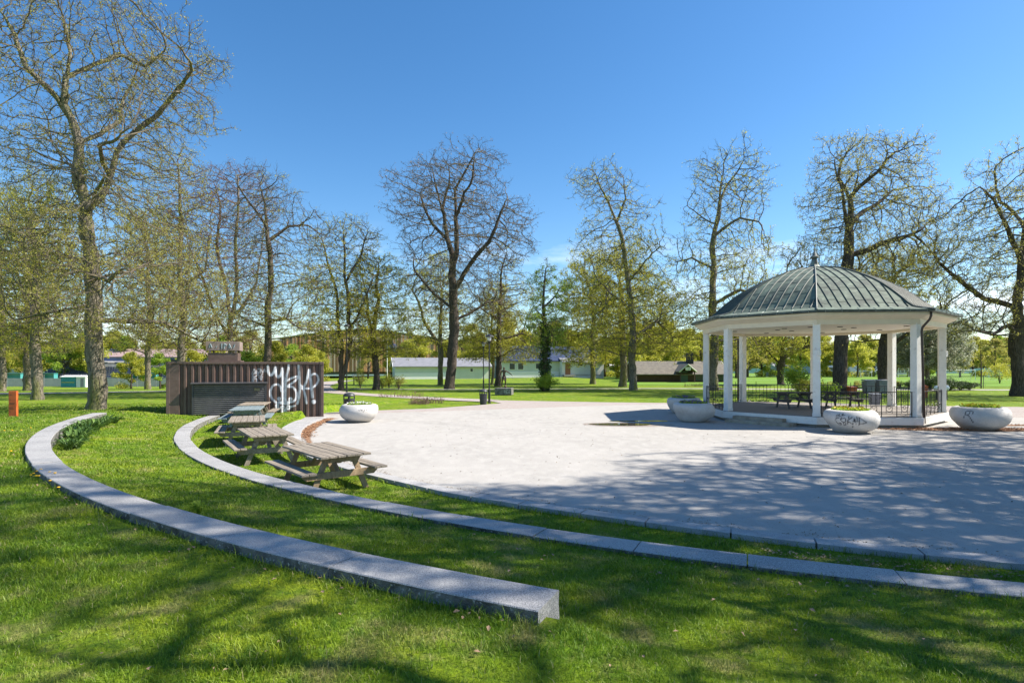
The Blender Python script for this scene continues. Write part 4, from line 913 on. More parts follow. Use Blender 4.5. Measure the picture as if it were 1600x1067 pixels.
WHERE = {1: 'in the bowl beside the container', 2: 'in the bowl left of the bandstand, nearer one', 3: 'in the bowl half hidden left of the bandstand', 4: 'in the bowl tagged with black letters', 5: 'in the bowl at the far right'}
cokid = [([(-.40, .68), (-.46, .62), (-.42, .60), (-.36, .68)], .006), ([(-.34, .70), (-.36, .62), (-.30, .61), (-.26, .69)], .006), ([(-.24, .71), (-.24, .64), (-.18, .66)], .006),
         ([(-.34, .56), (-.44, .54), (-.46, .44), (-.38, .34), (-.30, .32), (-.30, .38), (-.36, .38)], .009), ([(-.26, .58), (-.30, .50), (-.22, .42), (-.14, .46), (-.18, .56), (-.28, .52)], .009),
         ([(-.20, .42), (-.22, .33), (-.14, .33), (-.16, .40)], .008), ([(-.06, .62), (-.10, .36)], .009), ([(.04, .60), (-.08, .48), (.02, .38)], .009), ([(.06, .36), (.10, .56), (.14, .36)], .008), ([(.04, .46), (.20, .47)], .007),
         ([(.18, .64), (.16, .40)], .008), ([(.24, .62), (.23, .34)], .009), ([(.22, .62), (.36, .50), (.44, .42), (.23, .38)], .009), ([(.05, .30), (.07, .24)], .006)]
rtag = [([(-.42, .66), (-.46, .44)], .008), ([(-.40, .68), (-.30, .66), (-.34, .56), (-.42, .54)], .008), ([(-.36, .54), (-.30, .48), (-.22, .30)], .010), ([(-.28, .68), (-.22, .66), (-.24, .56)], .007)]
mini = [([(-.10, .60), (-.06, .56)], .010), ([(-.02, .62), (.02, .56), (.05, .62)], .010), ([(.12, .60), (.14, .55)], .012), ([(.2, .63), (.24, .58)], .010), ([(.05, .54), (.1, .52)], .008)]
bowl((-6.63, 25.0, .014), .5, .95, 'white planter bowl standing alone on the paving beside the container', mini, -PI / 2 + .35, 2, 1)
bowl((7.88, 25.1, .014), 2.4, 1.02, 'grey-shaded planter bowl in front of another, left of the bandstand steps', None, 0, 1, 2)
bowl((8.75, 29.3, .012), 3.0, 1.0, 'planter bowl half hidden behind another, left of the bandstand', None, 0, 1, 3)
bowl((12.35, 21.05, .014), 1.0, 1.03, 'planter bowl with a black scrawled tag in front of the bandstand', cokid, -PI / 2 - .5, 0, 4)
bowl((17.85, 22.0, .014), .2, 1.08, 'planter bowl with a short black mark at the right edge of the bandstand', rtag, -PI / 2 - .62, 0, 5)
# ------------------------------------------------------------------ container kiosk
YC = 26.5; CROT = R(18); CC, CS = math.cos(CROT), math.sin(CROT); XR_ = px(505.5, 0, YC)[0]; CZ1 = 2.61; CZ0 = .0; CD = 2.44
def along(x):
    c = (x - 800) / 900; return (XR_ - c * YC) / (CC - c * CS)
Lc = along(259.5)
def LP(x, y):
    s = along(x); return Lc / 2 - s, CAMZ - (y - 571) / 900 * (YC - s * CS) - CZ0
M_cont = painted('brown_container_paint', (.115, .072, .058), (.80, .82, .86), rough=.55, var=(.085, .055, .045), scale=3, var2=(.15, .10, .085), scale2=1.1, lo2=.55, hi2=.8, bump=.06, bscale=8)
M_contp = mat('brown_frame_paint', (.10, .065, .053), .5, var=(.14, .095, .08), scale=4)
M_louv = mat('black_louvre', (.035, .037, .042), .45, var=(.06, .06, .065), scale=5)
ct = empty('container_kiosk', (XR_ - Lc / 2 * CC, YC - Lc / 2 * CS, CZ0), CROT, 'dark brown corrugated shipping container with a louvred hatch and white graffiti', 'container')
Hc = CZ1 - CZ0
UV = lambda u, v: LP(380 + u / 8.893, 550 + v / 8.893)
G_ = [([(340, 200), (345, 270), (375, 320), (410, 300), (450, 215)], 14), ([(450, 215), (455, 300), (485, 350), (525, 310), (545, 230)], 14), ([(545, 230), (552, 400), (550, 560), (555, 700)], 14), ([(632, 165), (628, 230), (600, 330)], 11),
      ([(604, 310), (588, 480), (585, 640), (592, 720)], 11), ([(530, 540), (515, 480), (470, 450), (410, 470), (378, 540), (382, 620), (430, 680), (490, 712), (545, 690)], 11), ([(585, 410), (680, 360), (765, 340), (720, 400), (615, 475)], 10),
      ([(615, 480), (690, 490), (738, 560), (735, 640), (690, 690), (625, 695)], 11), ([(768, 185), (778, 350), (785, 520), (772, 640), (750, 720)], 12), ([(788, 455), (830, 500), (860, 600), (878, 710)], 11), ([(800, 505), (850, 470), (885, 380), (915, 250)], 12),
      ([(800, 505), (920, 505), (1000, 468), (1040, 410)], 10), ([(915, 250), (935, 380), (950, 500), (962, 630)], 15), ([(925, 340), (985, 302), (1035, 335), (1043, 405), (1000, 470)], 9), ([(980, 690)], 32), ([(497, 650)], 26), ([(655, 655)], 27),
      ([(470, 740), (480, 800)], 22), ([(545, 750), (525, 770), (545, 790), (565, 765), (545, 748)], 7), ([(625, 745), (600, 770), (625, 795), (655, 765), (630, 748)], 8), ([(655, 765), (720, 745)], 6), ([(540, 800), (540, 890)], 8), ([(570, 800), (575, 880)], 9), ([(590, 790), (600, 860)], 7), ([(500, 700), (600, 720), (640, 700)], 16)]
small = [[(125, 290), (150, 240), (165, 270), (140, 310)], [(165, 300), (185, 260), (205, 300), (170, 290)], [(200, 240), (235, 235), (215, 300)], [(240, 290), (240, 240), (270, 280), (290, 240), (300, 270)], [(120, 300), (150, 350), (200, 320), (250, 350)], [(250, 380), (240, 350), (265, 300)], [(125, 330), (125, 410)], [(150, 340), (140, 410)], [(130, 380), (180, 370), (190, 410)], [(215, 350), (250, 385), (262, 340)]]
SC = YC / 900 / 8.893
gst = [(np.array([UV(*p) for p in (smooth_poly(s, 6) if len(s) > 1 else s)]), w_ * SC * .80) for s, w_ in G_] + [(np.array([UV(*p) for p in smooth_poly(s, 5)]), 1.2 * SC) for s in small]
NX, NZ = 620, 170
xs = np.linspace(-Lc / 2 + .12, Lc / 2 - .12, NX); zs = np.linspace(.12, Hc - .10, NZ)
per = .276; ph_ = (xs - xs[0]) / per % 1; dep = np.interp(ph_, [0, .25, .5, .75, 1], [0, .0, .07, .07, 0]) 
dep = np.interp(ph_, [0, .28, .45, .78, .95, 1], [0.0, 0.0, .075, .075, 0, 0])
X, Z = np.meshgrid(xs, zs); Yd = np.broadcast_to(dep, X.shape) + .02
hatch = (X > UV(-712, 0)[0]) & (X < UV(330, 0)[0]) & (Z < 1.62) 
i = np.arange(NZ - 1)[:, None]; j = np.arange(NX - 1)[None]; q = np.stack([i * NX + j, i * NX + j + 1, (i + 1) * NX + j + 1, (i + 1) * NX + j], -1).reshape(-1, 4)
P2 = np.c_[X.ravel(), Z.ravel()]; d = strokes_dist(P2, gst); rsn = np.random.RandomState(2); pa = np.clip(1 - (d + .004) / .036, 0, 1) ** .8 * (.80 + .2 * rsn.rand(len(d))) * (.72 + .28 * np.sin(P2[:, 0] * 9 + 2 * np.sin(P2[:, 1] * 7)) ** 2)
pa *= np.where(P2[:, 0] > UV(310, 0)[0], 1, np.where((P2[:, 0] > UV(100, 0)[0]), .75, 0))
fastmesh('corrugated_panel', np.stack([X, Yd, Z], -1).reshape(-1, 3), quads=q, mats=[M_cont], parent=ct, attr={'paint': pa})
def corr(mb, x0, y0, x1, y1, z0, z1, sgn):
    L_ = math.hypot(x1 - x0, y1 - y0); n = int(L_ / .276); u = np.array((x1 - x0, y1 - y0)) / L_; nn = np.array((-u[1], u[0])) * sgn; pts = []
    for k in range(n + 1):
        for s_, d_ in ((0, 0), (.078, 0), (.124, .07), (.215, .07), (.262, 0)):
            s = k * .276 + s_
            if s <= L_: pts.append(np.array((x0, y0)) + u * s + nn * d_)
    V = [(*p, z0) for p in pts] + [(*p, z1) for p in pts]; m = len(pts); mb.add(V, [(k, k + 1, m + k + 1, m + k) for k in range(m - 1)])
mb = MB(); h = Lc / 2
corr(mb, -h + .06, .15, -h + .06, CD - .15, .12, Hc - .1, -1); corr(mb, h - .06, .15, h - .06, CD - .15, .12, Hc - .1, 1); corr(mb, -h + .12, CD - .06, h - .12, CD - .06, .12, Hc - .1, -1)
mb.build('side_panel', M_contp, ct)
mb = MB()
for x in (-h + .06, h - .06):
    for y in (.06, CD - .06): mb.box((x, y, Hc / 2), (.13, .13, Hc - .2))
mb.box((0, .05, Hc - .05), (Lc - .26, .11, .10)); mb.box((0, .05, .06), (Lc - .26, .11, .12)); mb.box((0, CD - .05, Hc - .05), (Lc - .26, .11, .10)); mb.box((0, CD - .05, .06), (Lc - .26, .11, .12))
for x in (-h + .05, h - .05): mb.box((x, CD / 2, Hc - .05), (.11, CD - .26, .10)); mb.box((x, CD / 2, .06), (.11, CD - .26, .12))
mb.build('frame', M_contp, ct, bevel=.01)
mb = MB(); mb.box((0, CD / 2, Hc - .045), (Lc - .2, CD - .2, .03)); mb.build('container_roof', M_contp, ct)
for x in (-h + .075, h - .075):
    for z in (.06, Hc - .06):
        mb = MB(); mb.box((x, .06, z), (.17, .18, .125)); mb.build('corner_casting', M_contp, ct, bevel=.015)
# flat left panel without ribs, louvre with hood
mb = MB(); mb.box((-h + .30, .035, Hc / 2), (.40, .06, Hc - .24)); mb.build('flat_panel', M_contp, ct, bevel=.01)
lx0, lx1 = LP(300.5, 0)[0], LP(416.5, 0)[0]; zt = LP(416, 599)[1]; zb = .30
lv = MB(); lv.box(((lx0 + lx1) / 2, .02, (zt + zb) / 2), (lx1 - lx0, .05, zt - zb)); 
for x in (lx0 + .03, lx1 - .03): lv.box((x, -.03, (zt + zb) / 2), (.07, .10, zt - zb))
lvo = lv.build('louvre', M_louv, ct)
mb = MB()
nz_ = 15
for k in range(nz_): mb.box(((lx0 + lx1) / 2, -.045, zb + .05 + (zt - zb - .14) * k / (nz_ - 1)), (lx1 - lx0 - .14, .075, .012), rx=R(-38))
mb.build('slats', mat('louvre_slat', (.24, .24, .25), .4, var=(.17, .17, .18), scale=4), lvo)
mb = MB(); mb.box(((lx0 + lx1) / 2, -.09, zt + .03), (lx1 - lx0 + .1, .26, .04), rx=R(12)); mb.build('hood', M_louv, ct, bevel=.005)
mb = MB(); mb.box((LP(402, 0)[0], -.10, zt - .26), (.24, .006, .11)); mb.build('sticker', mat('sticker', (.16, .15, .07), .6), ct)
cx_ = LP(342.5, 0)[0] + .1
mb = MB(); mb.box((cx_, .8, Hc + .20), (1.20, .9, .40)); mb.box((cx_, .8, Hc + .03), (1.45, 1.1, .05)); mb.build('vent_stack', M_contp, ct, bevel=.01)
mb = MB()
for x in (-.52, .52): mb.box((cx_ + x, .35, Hc + .46), (.08, .06, .14)); mb.box((cx_ + x, 1.25, Hc + .46), (.08, .06, .14))
mb.box((cx_, .8, Hc + .70), (1.36, 1.0, .40)); mb.build('vent_cowl', mat('cowl', (.20, .15, .13), .6, var=(.28, .22, .2), scale=4, stretch=(6, 1, 1)), ct, bevel=.01)
mb = MB()
for k, (a, b_, c_, d_) in enumerate([(-.55, .62, -.50, .80), (-.50, .80, -.44, .62), (-.28, .62, -.24, .70), (-.05, .58, -.05, .82), (.05, .58, .05, .8), (.05, .8, .15, .74), (.15, .74, .06, .68), (.25, .6, .25, .8), (.25, .8, .33, .6), (.42, .62, .48, .78)]):
    mb.tube([(cx_ + a, .295, Hc + b_), (cx_ + c_, .295, Hc + d_)], .02, 4)
mb.build('paint_scrawl', mat('pale_blue_paint', (.25, .33, .36), .7), ct)

# ------------------------------------------------------------------ posts, bins, lamps
M_or = mat('orange_paint', (.62, .13, .03), .5, var=(.50, .10, .025), scale=6)
op = empty('marker_post', (px(21, 658, 20.3)[0], 20.3, G(-17.6, 20.3) - .02), R(8), 'flat orange marker post with small black lettering on the left lawn', 'marker post')
mb = MB(); mb.box((0, 0, .46), (.25, .10, .92)); mb.build('post_body', M_or, op, bevel=.01)
mb = MB()
rs = np.random.RandomState(1)
for (z, n_, w_) in ((.80, 2, .03), (.62, 1, .03), (.50, 5, .025), (.47, 4, .02), (.35, 3, .03), (.30, 4, .02), (.2, 1, .02)):
    for k in range(n_): mb.box((-.08 + k * .035 + w_ / 2, -.0515, z), (w_, .003, .014))
mb.build('lettering', M_iron, op)
M_bin = mat('bin_plastic', (.03, .034, .04), .45, var=(.05, .055, .06), scale=6)
def litter_bin(x, Y, label, sc=1.0):
    b = empty('litter_bin', (x, Y, G(x, Y)), .4, label, 'litter bin', 'black litter bins by the paths'); b.scale = (sc,) * 3
    mb = MB(); mb.lathe([(.20, 0), (.21, .03), (.245, .55), (.25, .60)], 20)
    for k in range(10): a = k * PI / 5; mb.tube([(.215 * math.cos(a), .215 * math.sin(a), .05), (.252 * math.cos(a), .252 * math.sin(a), .58)], .008, 4)
    mb.build('body', M_bin, b, smooth=False)
    mb = MB(); mb.lathe([(.25, .605), (.265, .61), (.265, .66), (.25, .66)], 20)
    for k in range(4): a = k * PI / 2; mb.box((.23 * math.cos(a), .23 * math.sin(a), .72), (.05, .05, .14), a)
    mb.build('collar', M_bin, b)
    mb = MB(); mb.lathe([(.27, .78), (.27, .82), (.22, .90), (.12, .94), (.0, .95)], 20); mb.build('lid', M_bin, b, smooth=True)
litter_bin(px(755.2, 0, 36.4)[0], 36.4, 'black litter bin next to the lamp post on the grass tip')
litter_bin(px(545.5, 0, 29.5)[0], 29.5, 'black litter bin right behind the white planter bowl', 1.12)
M_globe = mat('globe_glass', (.85, .85, .83), .3)
def lamp_post(x, Y, h, label, kind=0):
    b = empty('lamp_post', (x, Y, G(x, Y)), 0, label, 'lamp post', 'lamp posts along the paths')
    mb = MB(); mb.lathe([(.075, 0), (.075, .9), (.05, .95), (.042, h)], 12); mb.lathe([(.12, 0), (.12, .05), (.08, .08)], 12); mb.build('pole', M_iron, b, smooth=False)
    if kind == 0:
        mb = MB(); mb.lathe([(.05, h), (.10, h + .05), (.13, h + .12), (.05, h + .16)], 12)
        for k in range(4): a = k * PI / 2; mb.tube([(.12 * math.cos(a), .12 * math.sin(a), h + .1), (.17 * math.cos(a), .17 * math.sin(a), h + .42)], .01, 4)
        mb.lathe([(.30, h + .42), (.28, h + .46), (.10, h + .56), (.0, h + .60)], 14); mb.build('lamp_head', M_iron, b)
        mb = MB(); mb.lathe([(.08, h + .13), (.13, h + .25), (.14, h + .40)], 12); mb.build('lamp_glass', M_globe, b, smooth=True)
    elif kind == 1:
        mb = MB(); mb.lathe([(.05, h), (.15, h + .05), (.21, h + .2), (.15, h + .35), (.0, h + .41)], 16); mb.build('lamp_globe', M_globe, b, smooth=True)
    else:
        mb = MB(); mb.tube([(0, 0, h), (.0, 0, h + .1), (.3, 0, h + .16)], .03, 6); mb.box((.45, 0, h + .16), (.5, .16, .08)); mb.build('lamp_head', mat('lamp_grey', (.4, .4, .4), .5), b)
    return b
lamp_post(px(764.5, 0, 37.5)[0], 37.5, 3.9, 'dark lamp post beside the litter bin with a small round sticker')
lamp_post(px(755.5, 0, 60)[0], 60, 4.3, 'thin lamp post on the lawn left of the statue', 0)
lamp_post(px(541.8, 0, 52)[0], 52, 5.6, 'lamp post in front of the twin-stemmed linden', 0)
lamp_post(px(497, 0, 78)[0], 78, .9, 'low white globe lamp beside the broad path, left one', 1)
lamp_post(px(553, 0, 74)[0], 74, .9, 'low white globe lamp beside the timber-clad hall, right one', 1)
lamp_post(px(1464, 0, 41)[0], 41, .62, 'low white globe lamp behind the right bandstand railing', 1)
lamp_post(px(1478.5, 0, 42)[0], 42, .62, 'low white globe lamp just right of the bandstand corner post', 1)
for k, (x, Y, h) in enumerate(((1036, 150, 14), (1044, 152, 15), (1051, 150, 14.5))): lamp_post(px(x, 0, Y)[0], Y, h, 'tall pale mast above the cabin, %s of three' % ('leftmost', 'middle', 'rightmost')[k], 2)
mb = MB(); mb.box((0, 0, 1.9), (.14, .006, .18)); 
# grey bins, orange bins, bag behind the bandstand
M_grey = mat('grey_bin', (.20, .20, .21), .6, var=(.28, .28, .28), scale=3)
def wheelie(x, y, Y, wd, h, m, label, nm='waste_bin'):
    p = px(x, y, Y); b = empty(nm, (p[0], Y, G(p[0], Y)), rs.uniform(-.3, .3), label, 'waste bin', 'waste bins behind the bandstand')
    mb = MB(); v = [(sx * wd / 2 * k, sy * wd / 2 * k, z) for z, k in ((0, .82), (h * .88, 1)) for sx, sy in ((-1, -1), (1, -1), (1, 1), (-1, 1))]
    mb.add(v, [(3, 2, 1, 0), (4, 5, 6, 7)] + [(k, (k + 1) % 4, 4 + (k + 1) % 4, 4 + k) for k in range(4)]); mb.build('body', m, b, bevel=.02)
    mb = MB(); mb.box((0, 0, h * .93), (wd * 1.06, wd * 1.06, h * .07), rx=R(4)); mb.build('lid', m, b, bevel=.02)
    return b
for k, x in enumerate((1357, 1375, 1388)): wheelie(x, 0, 50, .80, 1.25, M_grey, ('leftmost', 'middle', 'rightmost')[k] + ' of three grey bins behind the bandstand')
wheelie(1331, 0, 48, .62, .72, M_or, 'orange bin behind the bandstand floor, left one'); wheelie(1441.5, 0, 44, .55, .95, M_or, 'orange bin behind the right front post of the bandstand')
wheelie(1366.5, 0, 34.5, .55, .8, mat('bag_grey', (.14, .15, .17), .6), 'dark grey rubbish bag-lined bin behind the bandstand railing')
# statue
sp = px(787.5, 0, 48); st = empty('statue', (sp[0], 48, G(sp[0], 48)), R(-8), 'bronze statue of a footballer with one foot on a ball, on a grey stone block', 'statue')
mb = MB(); mb.prism([(-.70, -.5), (.70, -.5), (.74, .5), (-.72, .55)], 0, .58); pd = mb.build('pedestal', M_splitg, st, bevel=.04)
mb = MB(); mb.box((.30, -.505, .30), (.5, .01, .34)); mb.build('plaque', mat('plaque', (.35, .37, .36), .5, var=(.06, .06, .06), scale=14, lo=.5, hi=.52), pd)
M_br = mat('bronze', (.085, .055, .042), .45, metal=.7, var=(.13, .09, .065), scale=5)
J = {0: (0, 0, 1.52, .115), 1: (0, 0, 1.66, .105), 2: (0, 0, 1.83, .135), 3: (0, 0, 1.98, .13), 4: (0, 0, 2.07, .06), 5: (0, 0, 2.13, .065), 6: (.0, -.01, 2.24, .09), 7: (0, 0, 2.32, .06),
     8: (-.19, 0, 1.98, .06), 9: (-.30, .02, 1.76, .05), 10: (-.34, -.08, 1.53, .036), 11: (-.35, -.10, 1.45, .03), 12: (.19, 0, 1.98, .06), 13: (.40, .02, 1.86, .05), 14: (.60, -.08, 1.72, .036), 15: (.67, -.10, 1.66, .03),
     16: (-.10, 0, 1.45, .10), 17: (-.16, -.02, 1.06, .068), 18: (-.20, .06, .68, .042), 19: (-.21, -.10, .62, .035), 20: (.10, 0, 1.45, .10), 21: (.15, -.16, 1.10, .068), 22: (.14, -.06, .82, .042), 23: (.15, -.24, .78, .035)}
EG = [(0, 1), (1, 2), (2, 3), (3, 4), (4, 5), (5, 6), (6, 7), (3, 8), (8, 9), (9, 10), (10, 11), (3, 12), (12, 13), (13, 14), (14, 15), (0, 16), (16, 17), (17, 18), (18, 19), (0, 20), (20, 21), (21, 22), (22, 23)]
me = bpy.data.meshes.new('figure'); me.from_pydata([J[k][:3] for k in range(24)], EG, []); fo = bpy.data.objects.new('figure', me); COL.objects.link(fo); fo.parent = st; me.materials.append(M_br)
sk = fo.modifiers.new('skin', 'SKIN')
for k in range(24): me.skin_vertices[0].data[k].radius = (J[k][3],) * 2
me.skin_vertices[0].data[0].use_root = True
ss = fo.modifiers.new('sub', 'SUBSURF'); ss.levels = 1; ss.render_levels = 2
mb = MB()
for (hx, hy, hz, dx) in ((-.35, -.10, 1.45, -.1), (.67, -.10, 1.66, .6)):
    for f in range(5):
        o_ = (f - 2) * .016; ln = (.05, .075, .085, .078, .06)[f]; mb.tube([(hx, hy + o_, hz), (hx + dx * ln * .5, hy + o_ * 1.2 - .01, hz - ln * .5), (hx + dx * ln, hy + o_ * 1.2 - .025, hz - ln)], [.011, .010, .007], 6)
for s_ in (-1, 1): mb.lathe([(0, -.02), (.018, 0), (0, .02)], 6, (s_ * .088, 0, 2.24))
mb.tube([(0, -.085, 2.26), (0, -.115, 2.225), (0, -.09, 2.21)], [.012, .018, .012], 6); mb.build('hands_and_face', M_br, fo)
mb = MB(); mb.lathe([(.105 * math.sin(a), -.105 * math.cos(a)) for a in np.linspace(.01, PI - .01, 10)], 16, (.15, -.24, .69)); mb.build('ball', M_br, st, smooth=True)
mb = MB(); mb.lathe([(.125, 1.38), (.20, 1.30), (.215, 1.24)], 10, (0, -.03, 0)); mb.lathe([(.15, 1.52), (.165, 1.42), (.21, 1.3)], 14); mb.build('shorts', M_br, st, smooth=True)
# flag on a pole
fp = px(605, 0, 95); fl = empty('flagpole', (fp[0], 95, G(fp[0], 95)), 0, 'white flagpole with a dark drooping flag in front of the timber hall', 'flagpole')
mb = MB(); mb.tube([(0, 0, 0), (0, 0, 7.6)], .06, 8); mb.build('pole', M_white, fl)
X, Z = np.meshgrid(np.linspace(0, 2.0, 24), np.linspace(0, 1, 10)); V = np.stack([.08 + X * .75, .25 * np.sin(X * 4 + Z), 7.3 - Z * 1.5 - X * .75 - .12 * np.sin(X * 5)], -1).reshape(-1, 3); i = np.arange(9)[:, None]; j = np.arange(23)[None]
fastmesh('flag', V, quads=np.stack([i * 24 + j, i * 24 + j + 1, (i + 1) * 24 + j + 1, (i + 1) * 24 + j], -1).reshape(-1, 4), mats=[mat('flag_cloth', (.06, .07, .16), .8, var=(.5, .5, .55), scale=1.6, lo=.56, hi=.6)], smooth=True, parent=fl)
# ------------------------------------------------------------------ buildings beyond the lawns
M_wall = mat('white_wall', (.74, .75, .70), .8, var=(.66, .67, .63), scale=.8)
M_wall2 = mat('pale_green_wall', (.62, .66, .56), .8, var=(.56, .60, .50), scale=.8)
M_base = mat('white_plinth', (.84, .83, .80), .8)
M_roof = mat('grey_roof', (.17, .175, .19), .75, var=(.23, .23, .25), scale=1.2, stretch=(1, 1, 3))
M_solar = mat('dark_blue_roof', (.035, .045, .085), .35, var=(.06, .075, .12), scale=1.0)
M_glass = mat('window_glass', (.05, .065, .065), .12)
M_door = mat('brown_door', (.30, .13, .05), .5)
M_dkwood = mat('dark_stained_wood', (.055, .034, .026), .8, var=(.085, .05, .036), scale=2, stretch=(7, 7, .6))
M_shing = mat('mossy_shingle', (.13, .115, .095), .95, var=(.19, .17, .13), scale=2, bump=.6, speck=(.07, .07, .05), sscale=6)
def window(parent, x, y, z, w_, h, fr=M_white):
    mb = MB(); mb.box((x, y - .02, z), (w_ + .16, .08, h + .16)); f = mb.build('window', fr, parent); mb = MB(); mb.box((x, y - .05, z), (w_, .06, h)); mb.build('pane', M_glass, f); return f
def gable(parent, x0, x1, y0, y1, zb, ze, zr, wall, roofm, over=.4, th=.14, split=None):
    yc = (y0 + y1) / 2; mb = MB()
    mb.add([(x0, y0, zb), (x1, y0, zb), (x1, y1, zb), (x0, y1, zb), (x0, y0, ze), (x1, y0, ze), (x1, y1, ze), (x0, y1, ze), (x0, yc, zr), (x1, yc, zr)], [(0, 1, 5, 4), (2, 3, 7, 6), (1, 2, 6, 9, 5), (3, 0, 4, 8, 7), (3, 2, 1, 0)])
    mb.build('wall', wall, parent); mb = MB(); k = (zr - ze) / (yc - y0)
    for s, ya in ((1, y0), (-1, y1)):
        yo = ya - s * over; zo = ze - over * k
        mb.extr([(yo, zo), (yc, zr), (yc, zr + th), (yo, zo + th)][::s], 'x', x0 - over, x1 + over)
    r = mb.build('roof', roofm, parent)
    for xx in (x0 - over - .03, x1 + over + .03):
        mb = MB()
        for s, ya in ((1, y0), (-1, y1)):
            yo = ya - s * over; zo = ze - over * k; mb.extr([(yo, zo - .08), (yc, zr - .08), (yc, zr + th + .02), (yo, zo + th + .02)][::s], 'x', xx - .03, xx + .03)
        mb.build('bargeboard', M_white, r)
    return r
# low white building
b1 = empty('storage_building', (0, 0, 0), 0, 'long low white building with a plain grey roof, left of the leafless elm', 'building')
x0, x1 = px(614, 0, 104)[0], px(762, 0, 104)[0]
gable(b1, x0, x1, 104, 112, -.6, 2.30, 3.75, M_wall2, M_roof)
mb = MB(); mb.box(((x0 + px(700, 0, 104)[0]) / 2, 103.97, .35), (px(700, 0, 104)[0] - x0, .08, 1.55)); mb.build('whitewashed_band', M_base, b1); window(b1, px(733, 0, 104)[0], 104, 1.6, .45, .5)
# white house
b2 = empty('white_house', (0, 0, 0), 0, 'white wooden house with a dark blue roof and a brown front door', 'house'); Yh = 110
X = lambda p: px(p, 0, Yh)[0]; Zp = lambda p: CAMZ - (p - 571) / 900 * Yh
gable(b2, X(777), X(936), Yh, Yh + 9, -.6, Zp(562.5), Zp(541), M_wall2, M_solar, over=.5)
mb = MB(); mb.box(((X(777) + X(868)) / 2, Yh - .04, Zp(585)), (X(868) - X(777), .10, 2.0 * .6)); mb.build('plinth', M_base, b2)
for x, y, w_, h in ((793, 572.5, 1.0, 1.1), (806.5, 572.5, 1.0, 1.1), (834.5, 572, .9, .95)): window(b2, X(x), Yh, Zp(y), w_, h)
mb = MB(); mb.add([(X(869), Yh - 1.6, -.6), (X(938), Yh - 1.6, -.6), (X(938), Yh - .05, -.6), (X(869), Yh - .05, -.6), (X(869), Yh - 1.6, Zp(566)), (X(938), Yh - 1.6, Zp(566)), (X(938), Yh - .05, Zp(563)), (X(869), Yh - .05, Zp(563))], [(0, 1, 5, 4), (1, 2, 6, 5), (3, 0, 4, 7), (2, 3, 7, 6), (4, 5, 6, 7)]); mb.build('front_wing', M_wall, b2)
mb = MB(); mb.extr([(Yh - 2.3, Zp(566.5)), (Yh + .3, Zp(560)), (Yh + .3, Zp(560) + .12), (Yh - 2.3, Zp(566.5) + .12)], 'x', X(868.5), X(939)); mb.build('canopy', M_roof, b2)
dr = MB().box((X(878.5), Yh - 1.63, Zp(576.5)), (1.0, .08, 2.1)).build('door', M_door, b2); MB().box((X(878.5) + .38, Yh - 1.69, Zp(577)), (.06, .05, .14)).build('handle', M_iron, dr)
MB().box((X(878.5), Yh - 2.2, Zp(586.5)), (2.2, 1.2, .3)).build('doorstep', M_found, b2)
for x, y, w_, h in ((899, 570, .9, .35), (917, 572, .45, .85), (922, 572, .4, .85)): window(b2, X(x), Yh - 1.6, Zp(y), w_, h)
MB().box((X(905), Yh - 1.64, Zp(585.5)), (X(936) - X(876), .06, .1)).build('plank_trim', M_roof, b2)
mb = MB(); mb.box((X(865), Yh + 4.5, Zp(540)), (1.0, .6, 1.3)); mb.build('chimney', M_roof, b2)
# grey annex and low sheds to the right of it
b3 = empty('shed', (0, 0, 0), 0, 'low grey shed with a pale roof between the white house and the two leaning oaks', 'shed'); gable(b3, px(941, 0, 125)[0], px(975, 0, 125)[0], 125, 131, -.5, 2.4, 3.6, M_wall, mat('pale_roof', (.42, .43, .45), .7))
window(b3, px(961, 0, 125)[0], 125, 1.2, .9, 1.3)
# dark cabin
b4 = empty('wooden_cabin', (0, 0, 0), 0, 'dark brown wooden cabin with a mossy roof and gabled porch', 'cabin'); Yh = 84
gable(b4, X(996), X(1134), Yh, Yh + 7, -.6, Zp(583), Zp(565.5), M_dkwood, M_shing, over=.6)
pc = X(1069); pw = X(1083) - pc
mb = MB(); mb.add([(pc - pw, Yh - 1.8, Zp(580)), (pc, Yh - 1.8, Zp(568.5)), (pc + pw, Yh - 1.8, Zp(580)), (pc - pw, Yh + 3, Zp(580)), (pc, Yh + 3, Zp(568.5)), (pc + pw, Yh + 3, Zp(580))] + [(pc - pw, Yh - 1.8, Zp(581.5)), (pc, Yh - 1.8, Zp(570)), (pc + pw, Yh - 1.8, Zp(581.5)), (pc - pw, Yh + 3, Zp(581.5)), (pc, Yh + 3, Zp(570)), (pc + pw, Yh + 3, Zp(581.5))], [(0, 1, 4, 3), (1, 2, 5, 4), (6, 9, 10, 7), (7, 10, 11, 8), (0, 6, 7, 1), (1, 7, 8, 2), (0, 3, 9, 6), (2, 8, 11, 5)]); mb.build('porch_roof', M_shing, b4)
mb = MB()
for s in (-1, 1): mb.tube([(pc + s * (pw - .05), Yh - 1.87, Zp(581)), (pc, Yh - 1.87, Zp(569.2))], .09, 4)
mb.build('porch_trim', mat('pale_green_trim', (.42, .46, .34), .7), b4)
for s in (-1, 1): MB().tube([(pc + s * (pw - .3), Yh - 1.6, -.6), (pc + s * (pw - .3), Yh - 1.6, Zp(579))], .09, 6).build('porch_post', M_dkwood, b4)
MB().box((pc, Yh - .06, Zp(590)), (1.0, .10, 1.9)).build('door', mat('green_door', (.05, .10, .09), .5), b4); mb = MB(); mb.box((pc, Yh - 1.9, Zp(576)), (.75, .05, .45)); mb.build('sign_board', M_white, b4)
mb = MB()
for x in (-.18, 0, .18): mb.box((pc + x, Yh - 1.93, Zp(576)), (.10, .01, .16))
mb.build('sign_marks', mat('sign_grey', (.3, .3, .3), .6), b4)
